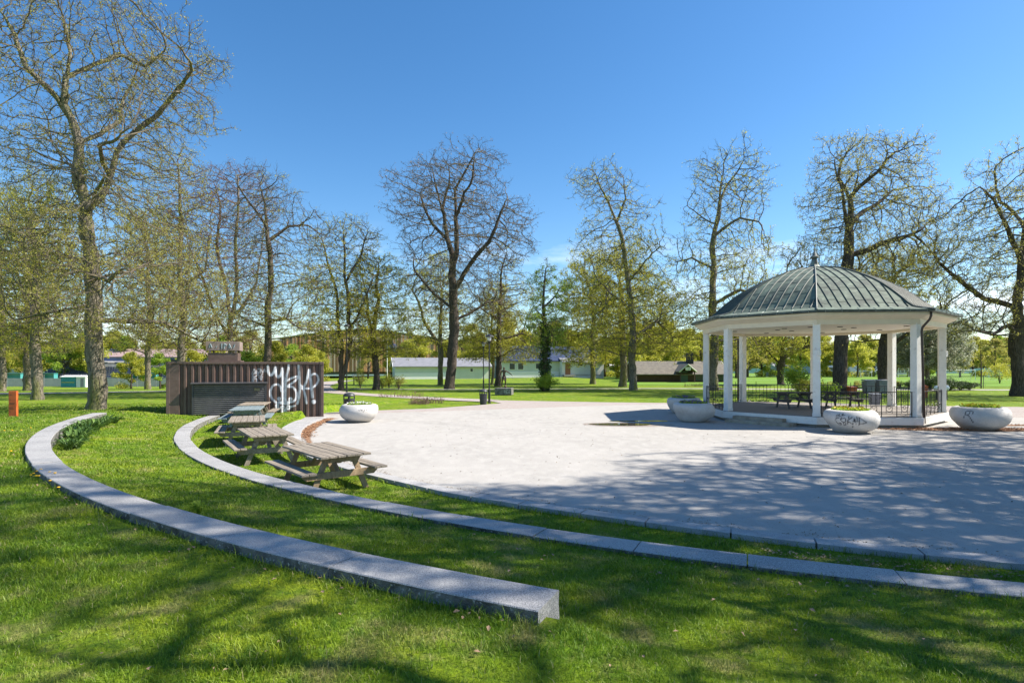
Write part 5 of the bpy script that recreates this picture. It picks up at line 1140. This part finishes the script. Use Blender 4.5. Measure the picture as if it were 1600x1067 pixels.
for x in (1093, 1108, 1124): window(b4, X(x), Yh, Zp(589), .9, .8, mat('green_frame', (.06, .11, .10), .6))
mb = MB(); mb.box((X(1087.5), Yh + 3, Zp(560)), (.9, .9, 1.7)); mb.build('chimney', M_iron, b4)
# timber clad hall on the rise at centre left
b5 = empty('timber_hall', (0, 0, 0), 0, 'large hall clad in upright brown timber boards with a low curved green roof', 'hall'); Yh = 172
xs = np.linspace(X(430), X(745), 120); top = np.interp(xs, [X(430), X(480), X(520), X(560), X(600), X(650), X(745)], [Zp(532), Zp(524), Zp(518), Zp(515), Zp(517), Zp(524), Zp(536)])
mb = MB(); rs = np.random.RandomState(9); mats_ = [mat('timber_board', c, .9, var=tuple(k * .75 for k in c), scale=.5, stretch=(1, 1, .2)) for c in ((.62, .31, .14), (.46, .29, .16), (.48, .38, .26), (.25, .15, .085))]
x = X(430)
while x < X(745):
    w_ = rs.uniform(.22, .5); z1 = np.interp(x, xs, top); mb.box((x + w_ / 2, Yh - .9 + rs.uniform(-.15, .15), (z1 - .5) / 2 + .3), (w_ - .06, .3, z1 - .6 - .5), m=rs.choice(4, p=[.4, .25, .15, .2])); x += w_
mb.build('cladding', mats_, b5)
mb = MB(); mb.box(((X(430) + X(745)) / 2, Yh + 16, 4.5), (X(745) - X(430), 31, 10)); mb.build('wall', mats_[3], b5)
V = []
for x_, t in zip(xs, top): V += [(x_, Yh - 1.2, t - .3), (x_, Yh - 1.2, t + .1), (x_, Yh + 32, t + 1.2), (x_, Yh + 32, t - .3)]
mb = MB(); mb.add(V, [(i * 4 + j, i * 4 + j + 1, (i + 1) * 4 + j + 1, (i + 1) * 4 + j) for i in range(119) for j in range(3)]); mb.build('roof', mat('sedum_roof', (.10, .12, .05), 1, var=(.16, .15, .07), scale=.4), b5)
MB().box(((X(505) + X(560)) / 2, Yh - .35, .35), (X(560) - X(505), .3, 1.1)).build('window_strip', M_glass, b5)
MB().box(((X(470) + X(620)) / 2, Yh - .4, -.4), (X(620) - X(470), .5, .5)).build('plinth', M_base, b5)
# stadium on the left: wall, stand, pavilion
M_pw = mat('pinkish_wall', (.58, .52, .49), .9, var=(.50, .45, .42), scale=1.2)
sw = empty('perimeter_wall', (0, 0, 0), 0, 'long low pinkish concrete wall across the far left lawn', 'wall'); Yh = 104; zb_ = -1.4
mb = MB(); xx = X(-60)
while xx < X(330): mb.box((xx + 1.2, Yh, Zp(597.5) - .1), (2.38, .2, Zp(591) - Zp(605))); xx += 2.4
mb.build('panels', M_pw, sw)
fe = empty('mesh_fence', (0, 0, 0), 0, 'thin wire mesh fence with grey posts in front of the long pinkish wall', 'fence')
for k in range(15):
    x_ = X(13 + k * 28); MB().tube([(x_, Yh - 4, -1.4), (x_, Yh - 4, .9)], .045, 6).build('post', M_grey, fe)
MB().tube([(X(205), Yh - 4, -1.3), (X(225), Yh - 4, .7)], .04, 5).build('post', M_grey, fe)
mb = MB()
for z in (-1.2, -.5, .2, .9): mb.tube([(X(13), Yh - 4, z), (X(405), Yh - 4, z)], .012, 4)
mb.build('wires', M_grey, fe)
gs = empty('grandstand', (0, 0, 0), 0, 'stadium seating bank with rows of dark navy seats above the pinkish wall', 'grandstand'); Yh = 118
M_navy = mat('navy_seat', (.035, .05, .085), .5); mb = MB()
for rw in range(5):
    z = Zp(591) + .25 + rw * .42; mb.box(((X(60) + X(330)) / 2, Yh + rw * .9, z - .2), (X(330) - X(60), .9, .35))
mb.build('terrace', mat('terrace_grey', (.26, .27, .29), .8), gs)
mb = MB()
for rw in range(5):
    z = Zp(591) + .25 + rw * .42; x_ = X(60)
    while x_ < X(330):
        mb.box((x_, Yh + rw * .9 + .1, z + .2), (.46, .06, .40), rx=R(-14)); x_ += .56
tag(mb.build('seat_rows', M_navy, gs), kind='stuff')
mb = MB(); mb.box(((X(70) + X(137)) / 2, Yh + 7, 1.6), (X(137) - X(70), 6, 2.9)); mb.build('dark_stand', mat('stand_dark', (.05, .055, .06), .7, var=(.1, .11, .12), scale=.6, stretch=(3, 1, 1)), gs)
MB().box(((X(62) + X(140)) / 2, Yh + 6, 3.3), (X(140) - X(62), 9, .25)).build('stand_roof', M_roof, gs)
M_teal = mat('teal_panel', (.05, .26, .26), .5, var=(.08, .34, .33), scale=.8)
for k, (a, b_) in enumerate(((6, 35), (66, 87), (210, 225), (232, 246))):
    Yh = 114; o = empty('team_shelter', ((X(a) + X(b_)) / 2, Yh, Zp(592)), 0, 'teal team shelter on the far stadium side, %s of four' % ('leftmost', 'second from left', 'third from left', 'rightmost')[k], 'shelter', 'teal shelters along the pitch')
    w_ = X(b_) - X(a); mb = MB(); mb.box((0, .5, .55), (w_, .08, 1.1)); mb.box((-w_ / 2, 0, .5), (.08, 1.0, 1.0)); mb.box((w_ / 2, 0, .5), (.08, 1.0, 1.0)); mb.build('panel', M_teal, o); mb = MB(); mb.box((0, 0, 1.12), (w_ + .1, 1.1, .06)); mb.build('shelter_roof', M_teal, o)
Yh = 140; b6 = empty('clubhouse', (0, 0, 0), 0, 'stadium clubhouse with a pinkish brown roof and blue upper wall behind the seats', 'building')
M_pink = mat('pink_brown_roof', (.33, .235, .22), .85, var=(.27, .19, .18), scale=.8, stretch=(1, 1, 6))
gable(b6, X(158), X(345), Yh, Yh + 14, -1.4, Zp(557), Zp(545), mat('blue_wall', (.20, .27, .50), .7, var=(.16, .22, .42), scale=.6), M_pink, over=.8)
MB().box(((X(158) + X(345)) / 2, Yh - .6, Zp(573.5)), (X(345) - X(158), 1.0, 1.0)).build('balcony', mat('balcony_pink', (.42, .32, .31), .8), b6)
for x, w_ in ((216, 2.6), (232, 2.4), (239, 1.6), (262, 2.8)): MB().box((X(x), Yh - .08, Zp(566)), (w_, .12, 1.4)).build('window', M_glass, b6)
MB().box((X(192), Yh - .12, Zp(569.5)), (3.2, .1, .5)).build('banner', M_or, b6); mb = MB(); mb.box((X(252), Yh - .09, Zp(566)), (1.8, .1, 1.5)); mb.box((X(165), Yh - .09, Zp(570)), (1.5, .1, 1.6)); mb.build('white_door', M_base, b6)
MB().box((X(170), Yh - 3, Zp(572)), (4.5, 3, 2.0)).build('entrance_block', mat('concrete_grey', (.36, .34, .33), .8), b6)
Yh = 99
def hut(x0_, x1_, y0_, m1, label):
    o = empty('site_hut', ((X(x0_) + X(x1_)) / 2, Yh, G(X(x0_), Yh) ), 0, label, 'hut', 'small huts by the long wall'); w_ = X(x1_) - X(x0_); h_ = 1.75
    mb = MB(); mb.box((0, 1, h_ / 2), (w_, 2, h_))
    for k in range(9): mb.box((-w_ / 2 + w_ * (k + .5) / 9, -.01, h_ / 2), (.05, .04, h_ - .1))
    mb.build('body', m1, o, bevel=.02); mb = MB(); mb.extr([(-.15, h_), (1, h_ + .22), (2.15, h_), (2.15, h_ + .08), (1, h_ + .3), (-.15, h_ + .08)][::-1], 'x', -w_ / 2 - .08, w_ / 2 + .08); mb.build('hut_roof', M_base, o); return o
h_ = hut(95, 118, 604, mat('teal_hut', (.02, .22, .24), .5, var=(.03, .28, .30), scale=2), 'teal site hut with a white roof left of the tallest oak'); MB().box((0, -.04, .85), (2.2, .02, .12)).build('yellow_stripe', mat('yellow_stripe', (.45, .42, .05), .6), h_)
h_ = hut(118.8, 134, 604, M_wall, 'white site hut attached to the right of the teal one'); MB().box((.2, -.04, .8), (.5, .02, 1.5)).build('door', M_grey, h_)
Yh = 210; b7 = empty('apartment_building', (0, 0, 0), 0, 'pale grey block with rows of windows showing through the trees at the far left edge', 'building')
M_ap = mat('pale_grey_wall', (.42, .45, .50), .8); MB().box(((X(-40) + X(36)) / 2, Yh + 8, Zp(555) + 2), (X(36) - X(-40), 14, Zp(515) - Zp(598))).build('wall', M_ap, b7); MB().box(((X(50) + X(84)) / 2, Yh + 8, Zp(560)), (X(84) - X(50), 12, Zp(540) - Zp(590))).build('white_block', M_base, b7)
for r_ in range(5):
    for c_ in range(9): MB().box((X(-32 + c_ * 7.5), Yh + .95, Zp(524 + r_ * 9)), (1.0, .2, 1.2)).build('window', M_glass, b7)
# right: halls, track fence, goals
Yh = 150; b8 = empty('sports_hall', (0, 0, 0), 0, 'flat blue-grey sports hall across the pitch, seen through the bandstand', 'hall')
M_bg = mat('bluegrey_wall', (.36, .42, .55), .7, var=(.31, .37, .50), scale=.4); MB().box(((X(1318) + X(1386)) / 2, Yh + 8, Zp(574)), (X(1386) - X(1318), 16, Zp(563) - Zp(585))).build('wall', M_bg, b8); MB().box(((X(1282) + X(1318)) / 2, Yh + 8, Zp(577)), (X(1318) - X(1282), 14, Zp(569) - Zp(585))).build('low_wing', M_bg, b8)
mb = MB(); mb.extr([(Yh + .5, Zp(563)), (Yh + 15, Zp(563)), (Yh + 15, Zp(562.2)), (Yh + .5, Zp(562.2))], 'x', X(1316), X(1388)); mb.build('roof_edge', M_roof, b8)
for x in (1292, 1310): MB().box((X(x), Yh + .9, Zp(578)), (2.0, .2, 1.3)).build('window', M_glass, b8)
b9 = empty('white_clubhouse', (0, 0, 0), 0, 'white clubhouse with tall windows and a low grey roof right of the sports hall', 'building'); MB().box(((X(1388) + X(1428)) / 2, Yh + 6, Zp(577)), (X(1428) - X(1388), 12, Zp(570) - Zp(586))).build('wall', M_base, b9)
MB().box(((X(1388) + X(1428)) / 2, Yh + 6, Zp(567.5)), (X(1430) - X(1386), 13.5, .9)).build('roof', mat('light_grey_roof', (.5, .5, .5), .8), b9)
for k in range(6): MB().box((X(1392 + k * 6), Yh - .1, Zp(577)), (.5, .3, 1.7)).build('window', M_glass, b9)
b10 = empty('storage_shed', (0, 0, 0), 0, 'small blue-grey shed behind the spreading tree inside the bandstand view', 'shed'); Yh = 130; gable(b10, X(1212), X(1226), Yh, Yh + 5, -.2, Zp(572), Zp(567), M_bg, M_roof)
tf = empty('track_fence', (0, 0, 0), 0, 'low pale teal fence along the far side of the pitch', 'fence'); Yh = 182
MB().box(((X(1130) + X(1640)) / 2, Yh, .75), (X(1640) - X(1130), .15, 1.5)).build('panels', mat('pale_teal', (.42, .58, .60), .7, var=(.3, .48, .5), scale=.3), tf)
mb = MB()
for k in range(40): mb.box((X(1130 + k * 13), Yh - .15, .8), (.12, .12, 1.7))
mb.build('posts', M_white, tf)
def goal(x0_, x1_, Y_, h_, label):
    xa, xb = px(x0_, 0, Y_)[0], px(x1_, 0, Y_)[0]; o = empty('football_goal', ((xa + xb) / 2, Y_, .03), 0, label, 'football goal', 'football goals on the pitch'); w_ = (xb - xa) / 2
    mb = MB(); mb.tube([(-w_, 0, 0), (-w_, 0, h_), (w_, 0, h_), (w_, 0, 0)], .05, 6); mb.tube([(-w_, 0, h_), (-w_, 1.2, 0)], .03, 5); mb.tube([(w_, 0, h_), (w_, 1.2, 0)], .03, 5); mb.build('frame', M_white, o)
    mb = MB()
    for t in np.arange(-w_, w_, .35): mb.tube([(t, 0, h_), (t, 1.2, 0)], .008, 3)
    for t in np.linspace(0, 1, 7): mb.tube([(-w_, 1.2 * t, h_ * (1 - t)), (w_, 1.2 * t, h_ * (1 - t))], .008, 3)
    mb.build('net', mat('net', (.5, .6, .6), .8), o)
goal(1478, 1524, 97, 1.65, 'white football goal on the pitch right of the bandstand'); goal(1545, 1562, 112, 1.9, 'smaller goal partly behind the yellow bush'); goal(1345, 1362, 118, 1.9, 'teal training goal seen through the bandstand, left'); goal(1404, 1420, 118, 1.9, 'teal training goal seen between the right bandstand posts')
# cars
def car(x, Y_, rz, col, label):
    p = px(x, 0, Y_); o = empty('parked_car', (p[0], Y_, G(p[0], Y_)), rz, label, 'car', 'cars parked beyond the pitch'); m = mat('car_paint', col, .3)
    mb = MB(); pr = [(-2.1, .35), (-2.15, .75), (-1.3, .95), (-.7, 1.38), (.7, 1.42), (1.5, 1.0), (2.1, .85), (2.15, .4)]; mb.extr(pr[::-1], 'y', -.85, .85); b = mb.build('body', m, o, bevel=.08)
    mb = MB(); mb.extr([(-1.15, .95), (-.66, 1.31), (.62, 1.33), (1.25, .98)][::-1], 'y', -.87, .87); mb.build('side_window', M_glass, o)
    for wx in (-1.35, 1.35):
        for wy in (-.8, .8): mb = MB(); mb.tube([(wx, wy - .1, .32), (wx, wy + .1, .32)], .32, 14); w__ = mb.build('wheel', M_iron, o); MB().tube([(wx, wy - .11, .32), (wx, wy + .11, .32)], .18, 10).build('rim', M_grey, w__)
car(1290, 132, .2, (.10, .22, .50), 'blue car parked in front of the sports hall'); car(1571, 185, 0, (.5, .5, .52), 'silver car parked at the far right behind the pitch'); car(1372, 142, 0, (.6, .6, .6), 'light car parked before the blue-grey hall wall')

# ------------------------------------------------------------------ shrubs and low plants
def shrub(x, Y_, w_, h_, n, leaf, label, seed, ls=.09, name='shrub', cat='shrub', stems=8, group=None, z0=.1, sm_=M_twig):
    rs = np.random.RandomState(seed); p = px(x, 0, Y_); o = empty(name, (p[0], Y_, G(p[0], Y_)), 0, label, cat, group)
    mb = MB(); tips = []
    for k in range(stems):
        a = rs.rand() * 6.28; r_ = w_ / 2 * rs.uniform(.3, 1) * .8; t = (r_ * math.cos(a), r_ * math.sin(a), h_ * rs.uniform(.6, .95)); mb.tube([(0, 0, 0), (t[0] * .35, t[1] * .35, t[2] * .5), t], [.03 * w_ ** .5, .02, .006], 4)
    mb.build('stems', sm_, o)
    cl = 26; c = rs.randn(cl, 3); c /= np.linalg.norm(c, axis=1)[:, None]; c *= rs.uniform(.3, .85, (cl, 1)); c = c * (w_ / 2, w_ / 2, h_ * (1 - z0) / 2) + (0, 0, h_ * (1 + z0) / 2)
    k = rs.randint(cl, size=n); d = rs.randn(n, 3) * np.array((w_, w_, h_)) * .085; V, Q, A = leaves_geo(c[k] + d, ls, rs, 1, .0); V[:, 2] = np.maximum(V[:, 2], .01)
    fastmesh('foliage', V, quads=Q, mats=[leaf], parent=o, attr={'rnd': A}); return o
shrub(851, 54.5, 2.6, 1.9, 2600, LG, 'green bush at the foot of the ivy-wrapped tree', 1, .12)
shrub(1247, 47, 2.6, 2.7, 3200, LG, 'bright green bush seen through the bandstand, right of the spreading tree', 2, .11)
shrub(1268, 45, 2.6, 1.5, 2000, LY, 'yellow-green bush behind the middle back post of the bandstand', 3, .11)
shrub(1290, 44, 2.4, 1.2, 1500, LG, 'low leafy bush behind the picnic tables of the bandstand', 4, .11)
shrub(1562, 78, 3.4, 3.0, 1800, LY, 'yellowish bush near the sapling at the right side of the pitch', 5, .13)
for k, (x, Y_, w_, h_) in enumerate(((1448, 56, 2.2, 1.2), (1468, 55, 3.0, 1.5), (1484, 56, 3.0, 1.1), (1500, 57, 3.0, .9), (1515, 57, 2.0, .8), (1432, 58, 2.0, .9))):
    shrub(x, Y_, w_, h_, 2200, LI, ('dark clipped bush right of the orange bin', 'highest dark bush behind the right corner post', 'dark bush in the middle of the dark hedge', 'low dark bush near the right end of the dark hedge', 'last small dark bush at the right end of the dark hedge', 'small dark bush behind the right front post')[k], 20 + k, .10, group='dark bushes right of the bandstand')
for k, x in enumerate((1303, 1340, 1355, 1374, 1405, 1420)): shrub(x, 60, 1.2, .9, 500, LO, 'small rounded bush in the row beyond the path behind the bandstand', 30 + k, .10, group='row of small rounded bushes')
for k, (x, Y_, w_, h_) in enumerate(((1172, 33.2, 2.2, .45), (1195, 33.2, 2.4, .4), (1222, 33.2, 2.2, .35))): shrub(x, Y_, w_, h_, 900, LI, 'low dark plants along the back edge of the bandstand floor', 40 + k, .12, group='low plants along the bandstand floor')
for k, (x, Y_, w_, h_) in enumerate(((563, 62, 1.6, 1.8), (597, 60, 1.8, 1.3), (623, 58, 1.8, 1.5), (608, 61, 1.2, 1.6))): shrub(x, Y_, w_, h_, 700, LY if k % 2 else LO, ('greenish shrub left of the forked linden', 'yellow-green shrub at the foot of the forked linden', 'bright small shrub between linden and elm', 'reddish thin shrub between linden and elm')[k], 50 + k, .10)
# bare rose bed twigs
def roses(x, Y_, w_, label, seed):
    rs = np.random.RandomState(seed); p = px(x, 0, Y_); o = empty('rose_bush', (p[0], Y_, G(p[0], Y_)), 0, label, 'rose bushes'); mb = MB()
    for k in range(70):
        bx = rs.uniform(-w_ / 2, w_ / 2); by = rs.uniform(-.4, .4); t = rs.uniform(-.16, .16, 2); h_ = rs.uniform(.2, .5); mb.tube([(bx, by, 0), (bx + t[0] * .6, by + t[1] * .6, h_ * .6), (bx + t[0], by + t[1], h_)], [.012, .009, .004], 4)
    mb.build('stems', M_twigr, o); c = np.c_[rs.uniform(-w_ / 2, w_ / 2, 160), rs.uniform(-.4, .4, 160), rs.uniform(.05, .4, 160)]; V, Q, A = leaves_geo(c, .07, rs, 1, .02); fastmesh('leaves', V, quads=Q, mats=[LB], parent=o, attr={'rnd': A})
roses(628, 44.5, 3.4, 'bare reddish rose stems on the lawn edge near the leafless elm', 1); roses(670, 37.5, 2.0, 'sparse reddish rose stems on the grass island, right clump', 2); roses(655, 36.5, 1.2, 'sparse reddish rose stems on the grass island, left clump', 3); roses(1090, 66, 3.4, 'reddish rose stems on the lawn in front of the dark cabin', 4)
# sapling with stake
sp_ = px(1533, 0, 62); sa = empty('young_tree', (sp_[0], 62, 0), 0, 'staked leafless young tree on the lawn left of the massive right oak', 'tree'); mb = MB(); mb.tube([(0, 0, 0), (.02, 0, 2), (-.05, 0, 5.0)], [.07, .06, .015], 6)
rs = np.random.RandomState(5)
for k in range(26): z = rs.uniform(2.2, 4.8); a = rs.rand() * 6.28; l_ = rs.uniform(.3, .9); mb.tube([(0, 0, z), (l_ * math.cos(a), l_ * math.sin(a), z + .5)], [.018, .005], 4)
mb.build('trunk', M_barkd, sa); MB().tube([(.25, 0, 0), (.25, 0, 1.4)], .035, 5).build('stake', M_wtop, sa)
# leafy perennials along the upper wall
def perennial(x, y, h_, w_, n, label, seed, lf=LI):
    rs = np.random.RandomState(seed); o = empty('perennial_plant', (x, y, G(x, y)), rs.rand() * 6, label, 'plant', 'leafy plants along the seat walls'); V = []; Q = []; A = []
    for k in range(n):
        a = rs.rand() * 6.28; l_ = h_ * rs.uniform(.6, 1.2); wd = l_ * rs.uniform(.13, .2); sp = rs.uniform(.25, .85) * w_; b = np.array((math.cos(a), math.sin(a))) ; o_ = rs.uniform(-.12, .12, 2) * w_; sd_ = np.array((-b[1], b[0])); i0 = len(V)
        for t, z_, wk in ((0, 0, .25), (.35, .62, .8), (.7, .95, 1), (1.0, .86, .1)):
            c = o_ + b * sp * t; dro = rs.uniform(-.03, .03)
            for s in (-1, 0, 1): V.append((c[0] + s * sd_[0] * wd * wk * .5, c[1] + s * sd_[1] * wd * wk * .5, l_ * z_ + dro + (abs(s) * .012)))
        for i in range(3):
            for j in range(2): Q.append((i0 + i * 3 + j, i0 + i * 3 + j + 1, i0 + i * 3 + j + 4, i0 + i * 3 + j + 3))
        A += [rs.rand()] * 12
    fastmesh('leaves', V, quads=Q, mats=[lf], parent=o, attr={'rnd': A}, smooth=True)
LP = leafm('perennial_leaf', (.04, .09, .02), (.08, .16, .03), (.17, .27, .06), .25)
for k, t in enumerate(np.linspace(-158.8, -143.6, 23)):
    a = R(t); r_ = RU1 - .20 - .22 * (k % 2) - .1 * rs.rand(); big = 8 <= k <= 19; perennial(CX + r_ * math.cos(a), CY + r_ * math.sin(a), .33 if big else .22, .40, 46, 'dark leafy perennial in the clump along the inner side of the upper seat wall', 60 + k, LP)
perennial(-4.30, 7.9, .16, .16, 26, 'small bright weed growing against the near outer side of the upper seat wall', 90, LG); perennial(-4.5, 8.1, .10, .2, 20, 'small bright weed growing against the near outer side of the upper seat wall', 91, LG)
perennial(CX + 26.45 * math.cos(R(-141.3)), CY + 26.45 * math.sin(R(-141.3)), .10, .22, 18, 'small weed on the outer rim of the lower seat wall', 92, LG)
# dandelions
M_dand = mat('dandelion_yellow', (.85, .48, .01), .6)
def dandelion(x, y, seed):
    rs = np.random.RandomState(seed); o = empty('dandelion', (x, y, G(x, y)), rs.rand() * 6, 'yellow dandelion in the grass outside the upper seat wall', 'flower', 'dandelions by the upper seat wall'); h_ = rs.uniform(.06, .11)
    MB().tube([(0, 0, 0), (.01, .01, h_)], .003, 4).build('stalk', LG, o); MB().lathe([(.004, h_ - .004), (.022, h_ + .004), (.020, h_ + .012), (0, h_ + .016)], 9, (.01, .01, 0)).build('flower_head', M_dand, o, smooth=True)
rs = np.random.RandomState(8)
for (x, y) in ((52, 752), (56, 750), (59, 757), (62, 748), (55, 762), (79, 752), (87, 756), (93, 779), (80, 768), (50, 756), (6, 680), (20, 681), (33, 680), (47, 678), (18, 716), (66, 753)):
    Y_ = 900 * 1.86 / (y - 571); dandelion((x - 800) / 900 * Y_, Y_, int(x))
# ------------------------------------------------------------------ grass blades on the near lawns
def blades():
    rs = np.random.RandomState(12); XY = []; Sz = []
    for (y0, y1, dens, h_, w_) in ((1.2, 3.6, 5200, .042, .0042), (3.6, 5.2, 4600, .044, .005), (5.2, 7.5, 2900, .046, .0065), (7.5, 10.5, 1700, .048, .009), (10.5, 15, 900, .05, .013), (15, 22, 420, .055, .019), (22, 34, 150, .06, .03)):
        xl = -1.02 * y1 - .8; xr = 1.0 * y1 + .8; n = int((xr - xl) * (y1 - y0) * dens); x = rs.uniform(xl, xr, n); y = rs.uniform(y0, y1, n)
        k = np.abs(x) < 1.0 * y + .9; x, y = x[k], y[k]; XY.append(np.c_[x, y]); Sz.append(np.c_[np.full(len(x), h_), np.full(len(x), w_)])
    XY = np.concatenate(XY); Sz = np.concatenate(Sz); x, y = XY.T; th, r = polar(x, y); rk = np.interp(th, KT, KR)
    ok = (r > rk + .02) & ~((r > 25.79) & (r < 26.24) & (th > -170.6)) & ~((r > 28.80) & (r < 29.27) & (th < -114.7) & (th > -160.6))
    xl_ = (x - ct.location.x) * CC + (y - ct.location.y) * CS; yl_ = -(x - ct.location.x) * CS + (y - ct.location.y) * CC; ok &= ~((np.abs(xl_) < Lc / 2) & (yl_ > -.02) & (yl_ < CD))
    pn = np.sin(x * 2.1 + 1.7 * np.sin(y * 1.3)) * np.sin(y * 2.7 + x * .8) + .5 * np.sin(x * 6.3 + y * 4.1) * np.sin(y * 5.7 - x * 2.2)
    ok &= rs.rand(len(x)) < np.clip(.82 + .5 * pn, .22, 1)
    x, y, th, r, Sz, pn = x[ok], y[ok], th[ok], r[ok], Sz[ok], pn[ok]; n = len(x); z = zg(x, y) - .004
    # taller tufts against the stones
    dw = np.minimum(np.minimum(np.abs(r - 29.3), np.abs(r - 28.78)) + 9 * (th > -114) + 9 * (th < -161), np.minimum(np.abs(r - 26.27), np.abs(r - 25.75))); dw = np.minimum(dw, np.abs(r - np.interp(th, KT, KR) - .05))
    tall = 1 + 1.5 * np.exp(-(dw / .06) ** 2) * rs.rand(n) * (rs.rand(n) < .6)
    tu = np.clip(pn - .55, 0, 1) * 1.1
    h = Sz[:, 0] * rs.uniform(.45, 1.25, n) * (tall + tu); w_ = Sz[:, 1] * rs.uniform(.7, 1.3, n)
    a = rs.rand(n) * 2 * PI; lean = rs.uniform(.1, 1.15, n) * h; d = np.c_[np.cos(a), np.sin(a)]; b = rs.rand(n) * 2 * PI; s = np.c_[np.cos(b), np.sin(b)] * w_[:, None] / 2; p = np.c_[x, y]
    V = np.empty((n, 5, 3)); V[:, 0, :2] = p - s; V[:, 1, :2] = p + s; m_ = p + d * lean[:, None] * .35; V[:, 2, :2] = m_ + s * .8; V[:, 3, :2] = m_ - s * .8; V[:, 4, :2] = p + d * lean[:, None]
    V[:, 0, 2] = V[:, 1, 2] = z; V[:, 2, 2] = V[:, 3, 2] = z + h * .6; V[:, 4, 2] = z + h * .92
    i = np.arange(n) * 5; q = np.stack([i, i + 1, i + 2, i + 3], -1); t = np.stack([i + 3, i + 2, i + 4], -1)
    o = fastmesh('grass', V.reshape(-1, 3), quads=q, tris=t, mats=[M_blade], attr={'rnd': np.repeat(rs.rand(n), 5)}); tag(o, 'short green lawn grass round the seat walls', 'grass', kind='stuff'); print('blades', n)
blades()
# dead leaves and crumbs
def litter(name, pts, size, m, seed, lift=.012, label=''):
    rs = np.random.RandomState(seed); p = np.array(pts); n = len(p); z = zg(p[:, 0], p[:, 1]) + lift; C = np.c_[p, z]; u = np.c_[rs.randn(n, 2), rs.randn(n) * .25]; u /= np.linalg.norm(u, axis=1)[:, None]; v = np.cross(u, np.c_[rs.randn(n, 2) * .3, np.ones(n)]); v /= np.linalg.norm(v, axis=1)[:, None]; s = (size * rs.uniform(.4, 1.3, n))[:, None]; up = np.array((0, 0, .18))
    V = np.stack([C - u * s * .5, C + v * s * .3 + up * s, C + u * s * .5 + up * s * .5, C - v * s * .3 + up * s], 1).reshape(-1, 3); i = np.arange(n) * 4
    tag(fastmesh(name, V, quads=np.stack([i, i + 1, i + 2, i + 3], -1), mats=[m]), label or 'scattered dry brown leaves on the grass', 'dead leaves', kind='stuff')
rs = np.random.RandomState(31); pts = []
for k in range(420): t = rs.uniform(-112, -104); r_ = 24.45 + abs(rs.randn()) * .35; pts.append((CX + r_ * math.cos(R(t)), CY + r_ * math.sin(R(t))))
for k in range(60): t = rs.uniform(-120, -106); r_ = 26.3 + abs(rs.randn()) * .4; pts.append((CX + r_ * math.cos(R(t)), CY + r_ * math.sin(R(t))))
for k in range(110): t = rs.uniform(-150, -114); r_ = 29.32 + abs(rs.randn()) * .12; pts.append((CX + r_ * math.cos(R(t)), CY + r_ * math.sin(R(t))))
for k in range(130): y = rs.uniform(2, 9); pts.append((rs.uniform(-.9, .95) * y, y))
pts = np.array(pts); litter('fallen_leaves', pts, .045, M_litter, 3, lift=.03)
pts = np.c_[rs.uniform(-6, 16, 420), rs.uniform(7, 27, 420)]; th, r = polar(*pts.T); pts = pts[r < np.interp(th, KT, KR) - .5]; litter('gravel_crumbs', pts, .05, mat('crumb', (.10, .08, .06), .9), 4, lift=.018, label='dark crumbs and bits scattered on the paving')

rs = np.random.RandomState(77); pts = []
for k in range(2600):
    t = rs.uniform(-160, -100); rk_ = np.interp(t, KT, KR) - np.interp(t, [-170, -158, -140, -60], [.95, .8, .32, .28]) - abs(rs.randn()) * .10 * (1 + math.sin(t * 1.7)) - .01; pts.append((CX + rk_ * math.cos(R(t)), CY + rk_ * math.sin(R(t))))
litter('edge_grit', pts, .028, mat('grit', (.17, .12, .08), .95, var=(.30, .25, .19), scale=3), 9, lift=.018, label='dark grit and crumbs gathered along the kerb')
pts = np.c_[rs.uniform(-4, 18, 900), rs.uniform(7, 27, 900)]; th, r = polar(*pts.T); pts = pts[r < np.interp(th, KT, KR) - .5]
litter('fallen_catkins', pts, .035, mat('catkin', (.26, .19, .10), .9), 10, lift=.018, label='tiny brown catkins fallen on the paving')

def turned(o, cx, cy, deg):
    a = R(deg); o.location = (cx - (cx * math.cos(a) - cy * math.sin(a)), cy - (cx * math.sin(a) + cy * math.cos(a)), 0); o.rotation_euler.z = a
turned(b1, px(688, 0, 104)[0], 106, 15); turned(b2, px(857, 0, 110)[0], 113, 13); turned(b3, px(958, 0, 125)[0], 127, 12); turned(b5, px(590, 0, 172)[0], 176, 16); turned(b6, px(250, 0, 140)[0], 146, 8); turned(b8, px(1335, 0, 150)[0], 157, 10)
rs = np.random.RandomState(88); pts = []
for (cx_m, cy_m, rx_, ry_, n_) in ((17.9, 21.9, 3.8, .6, 1500), (22.0, 21.2, 2.4, .5, 700), (20.9, 23.4, 1.8, .22, 250)):
    a_ = rs.rand(n_) * 2 * PI; q_ = np.sqrt(rs.rand(n_)) * 1.05; pts += list(zip(cx_m + rx_ * q_ * np.cos(a_), cy_m + ry_ * q_ * np.sin(a_)))
for t in rs.uniform(-169, -150, 900): r_ = np.interp(t, KT, KR) - np.interp(t, [-170, -158, -140, -60], [.95, .8, .32, .28]) - .2 + rs.randn() * .13; pts.append((CX + r_ * math.cos(R(t)), CY + r_ * math.sin(R(t))))
litter('bark_chips', pts, .075, mat('bark_chip', (.42, .22, .11), .9, var=(.24, .13, .07), scale=4), 12, lift=.036, label='loose reddish bark chips on the mulch strips')
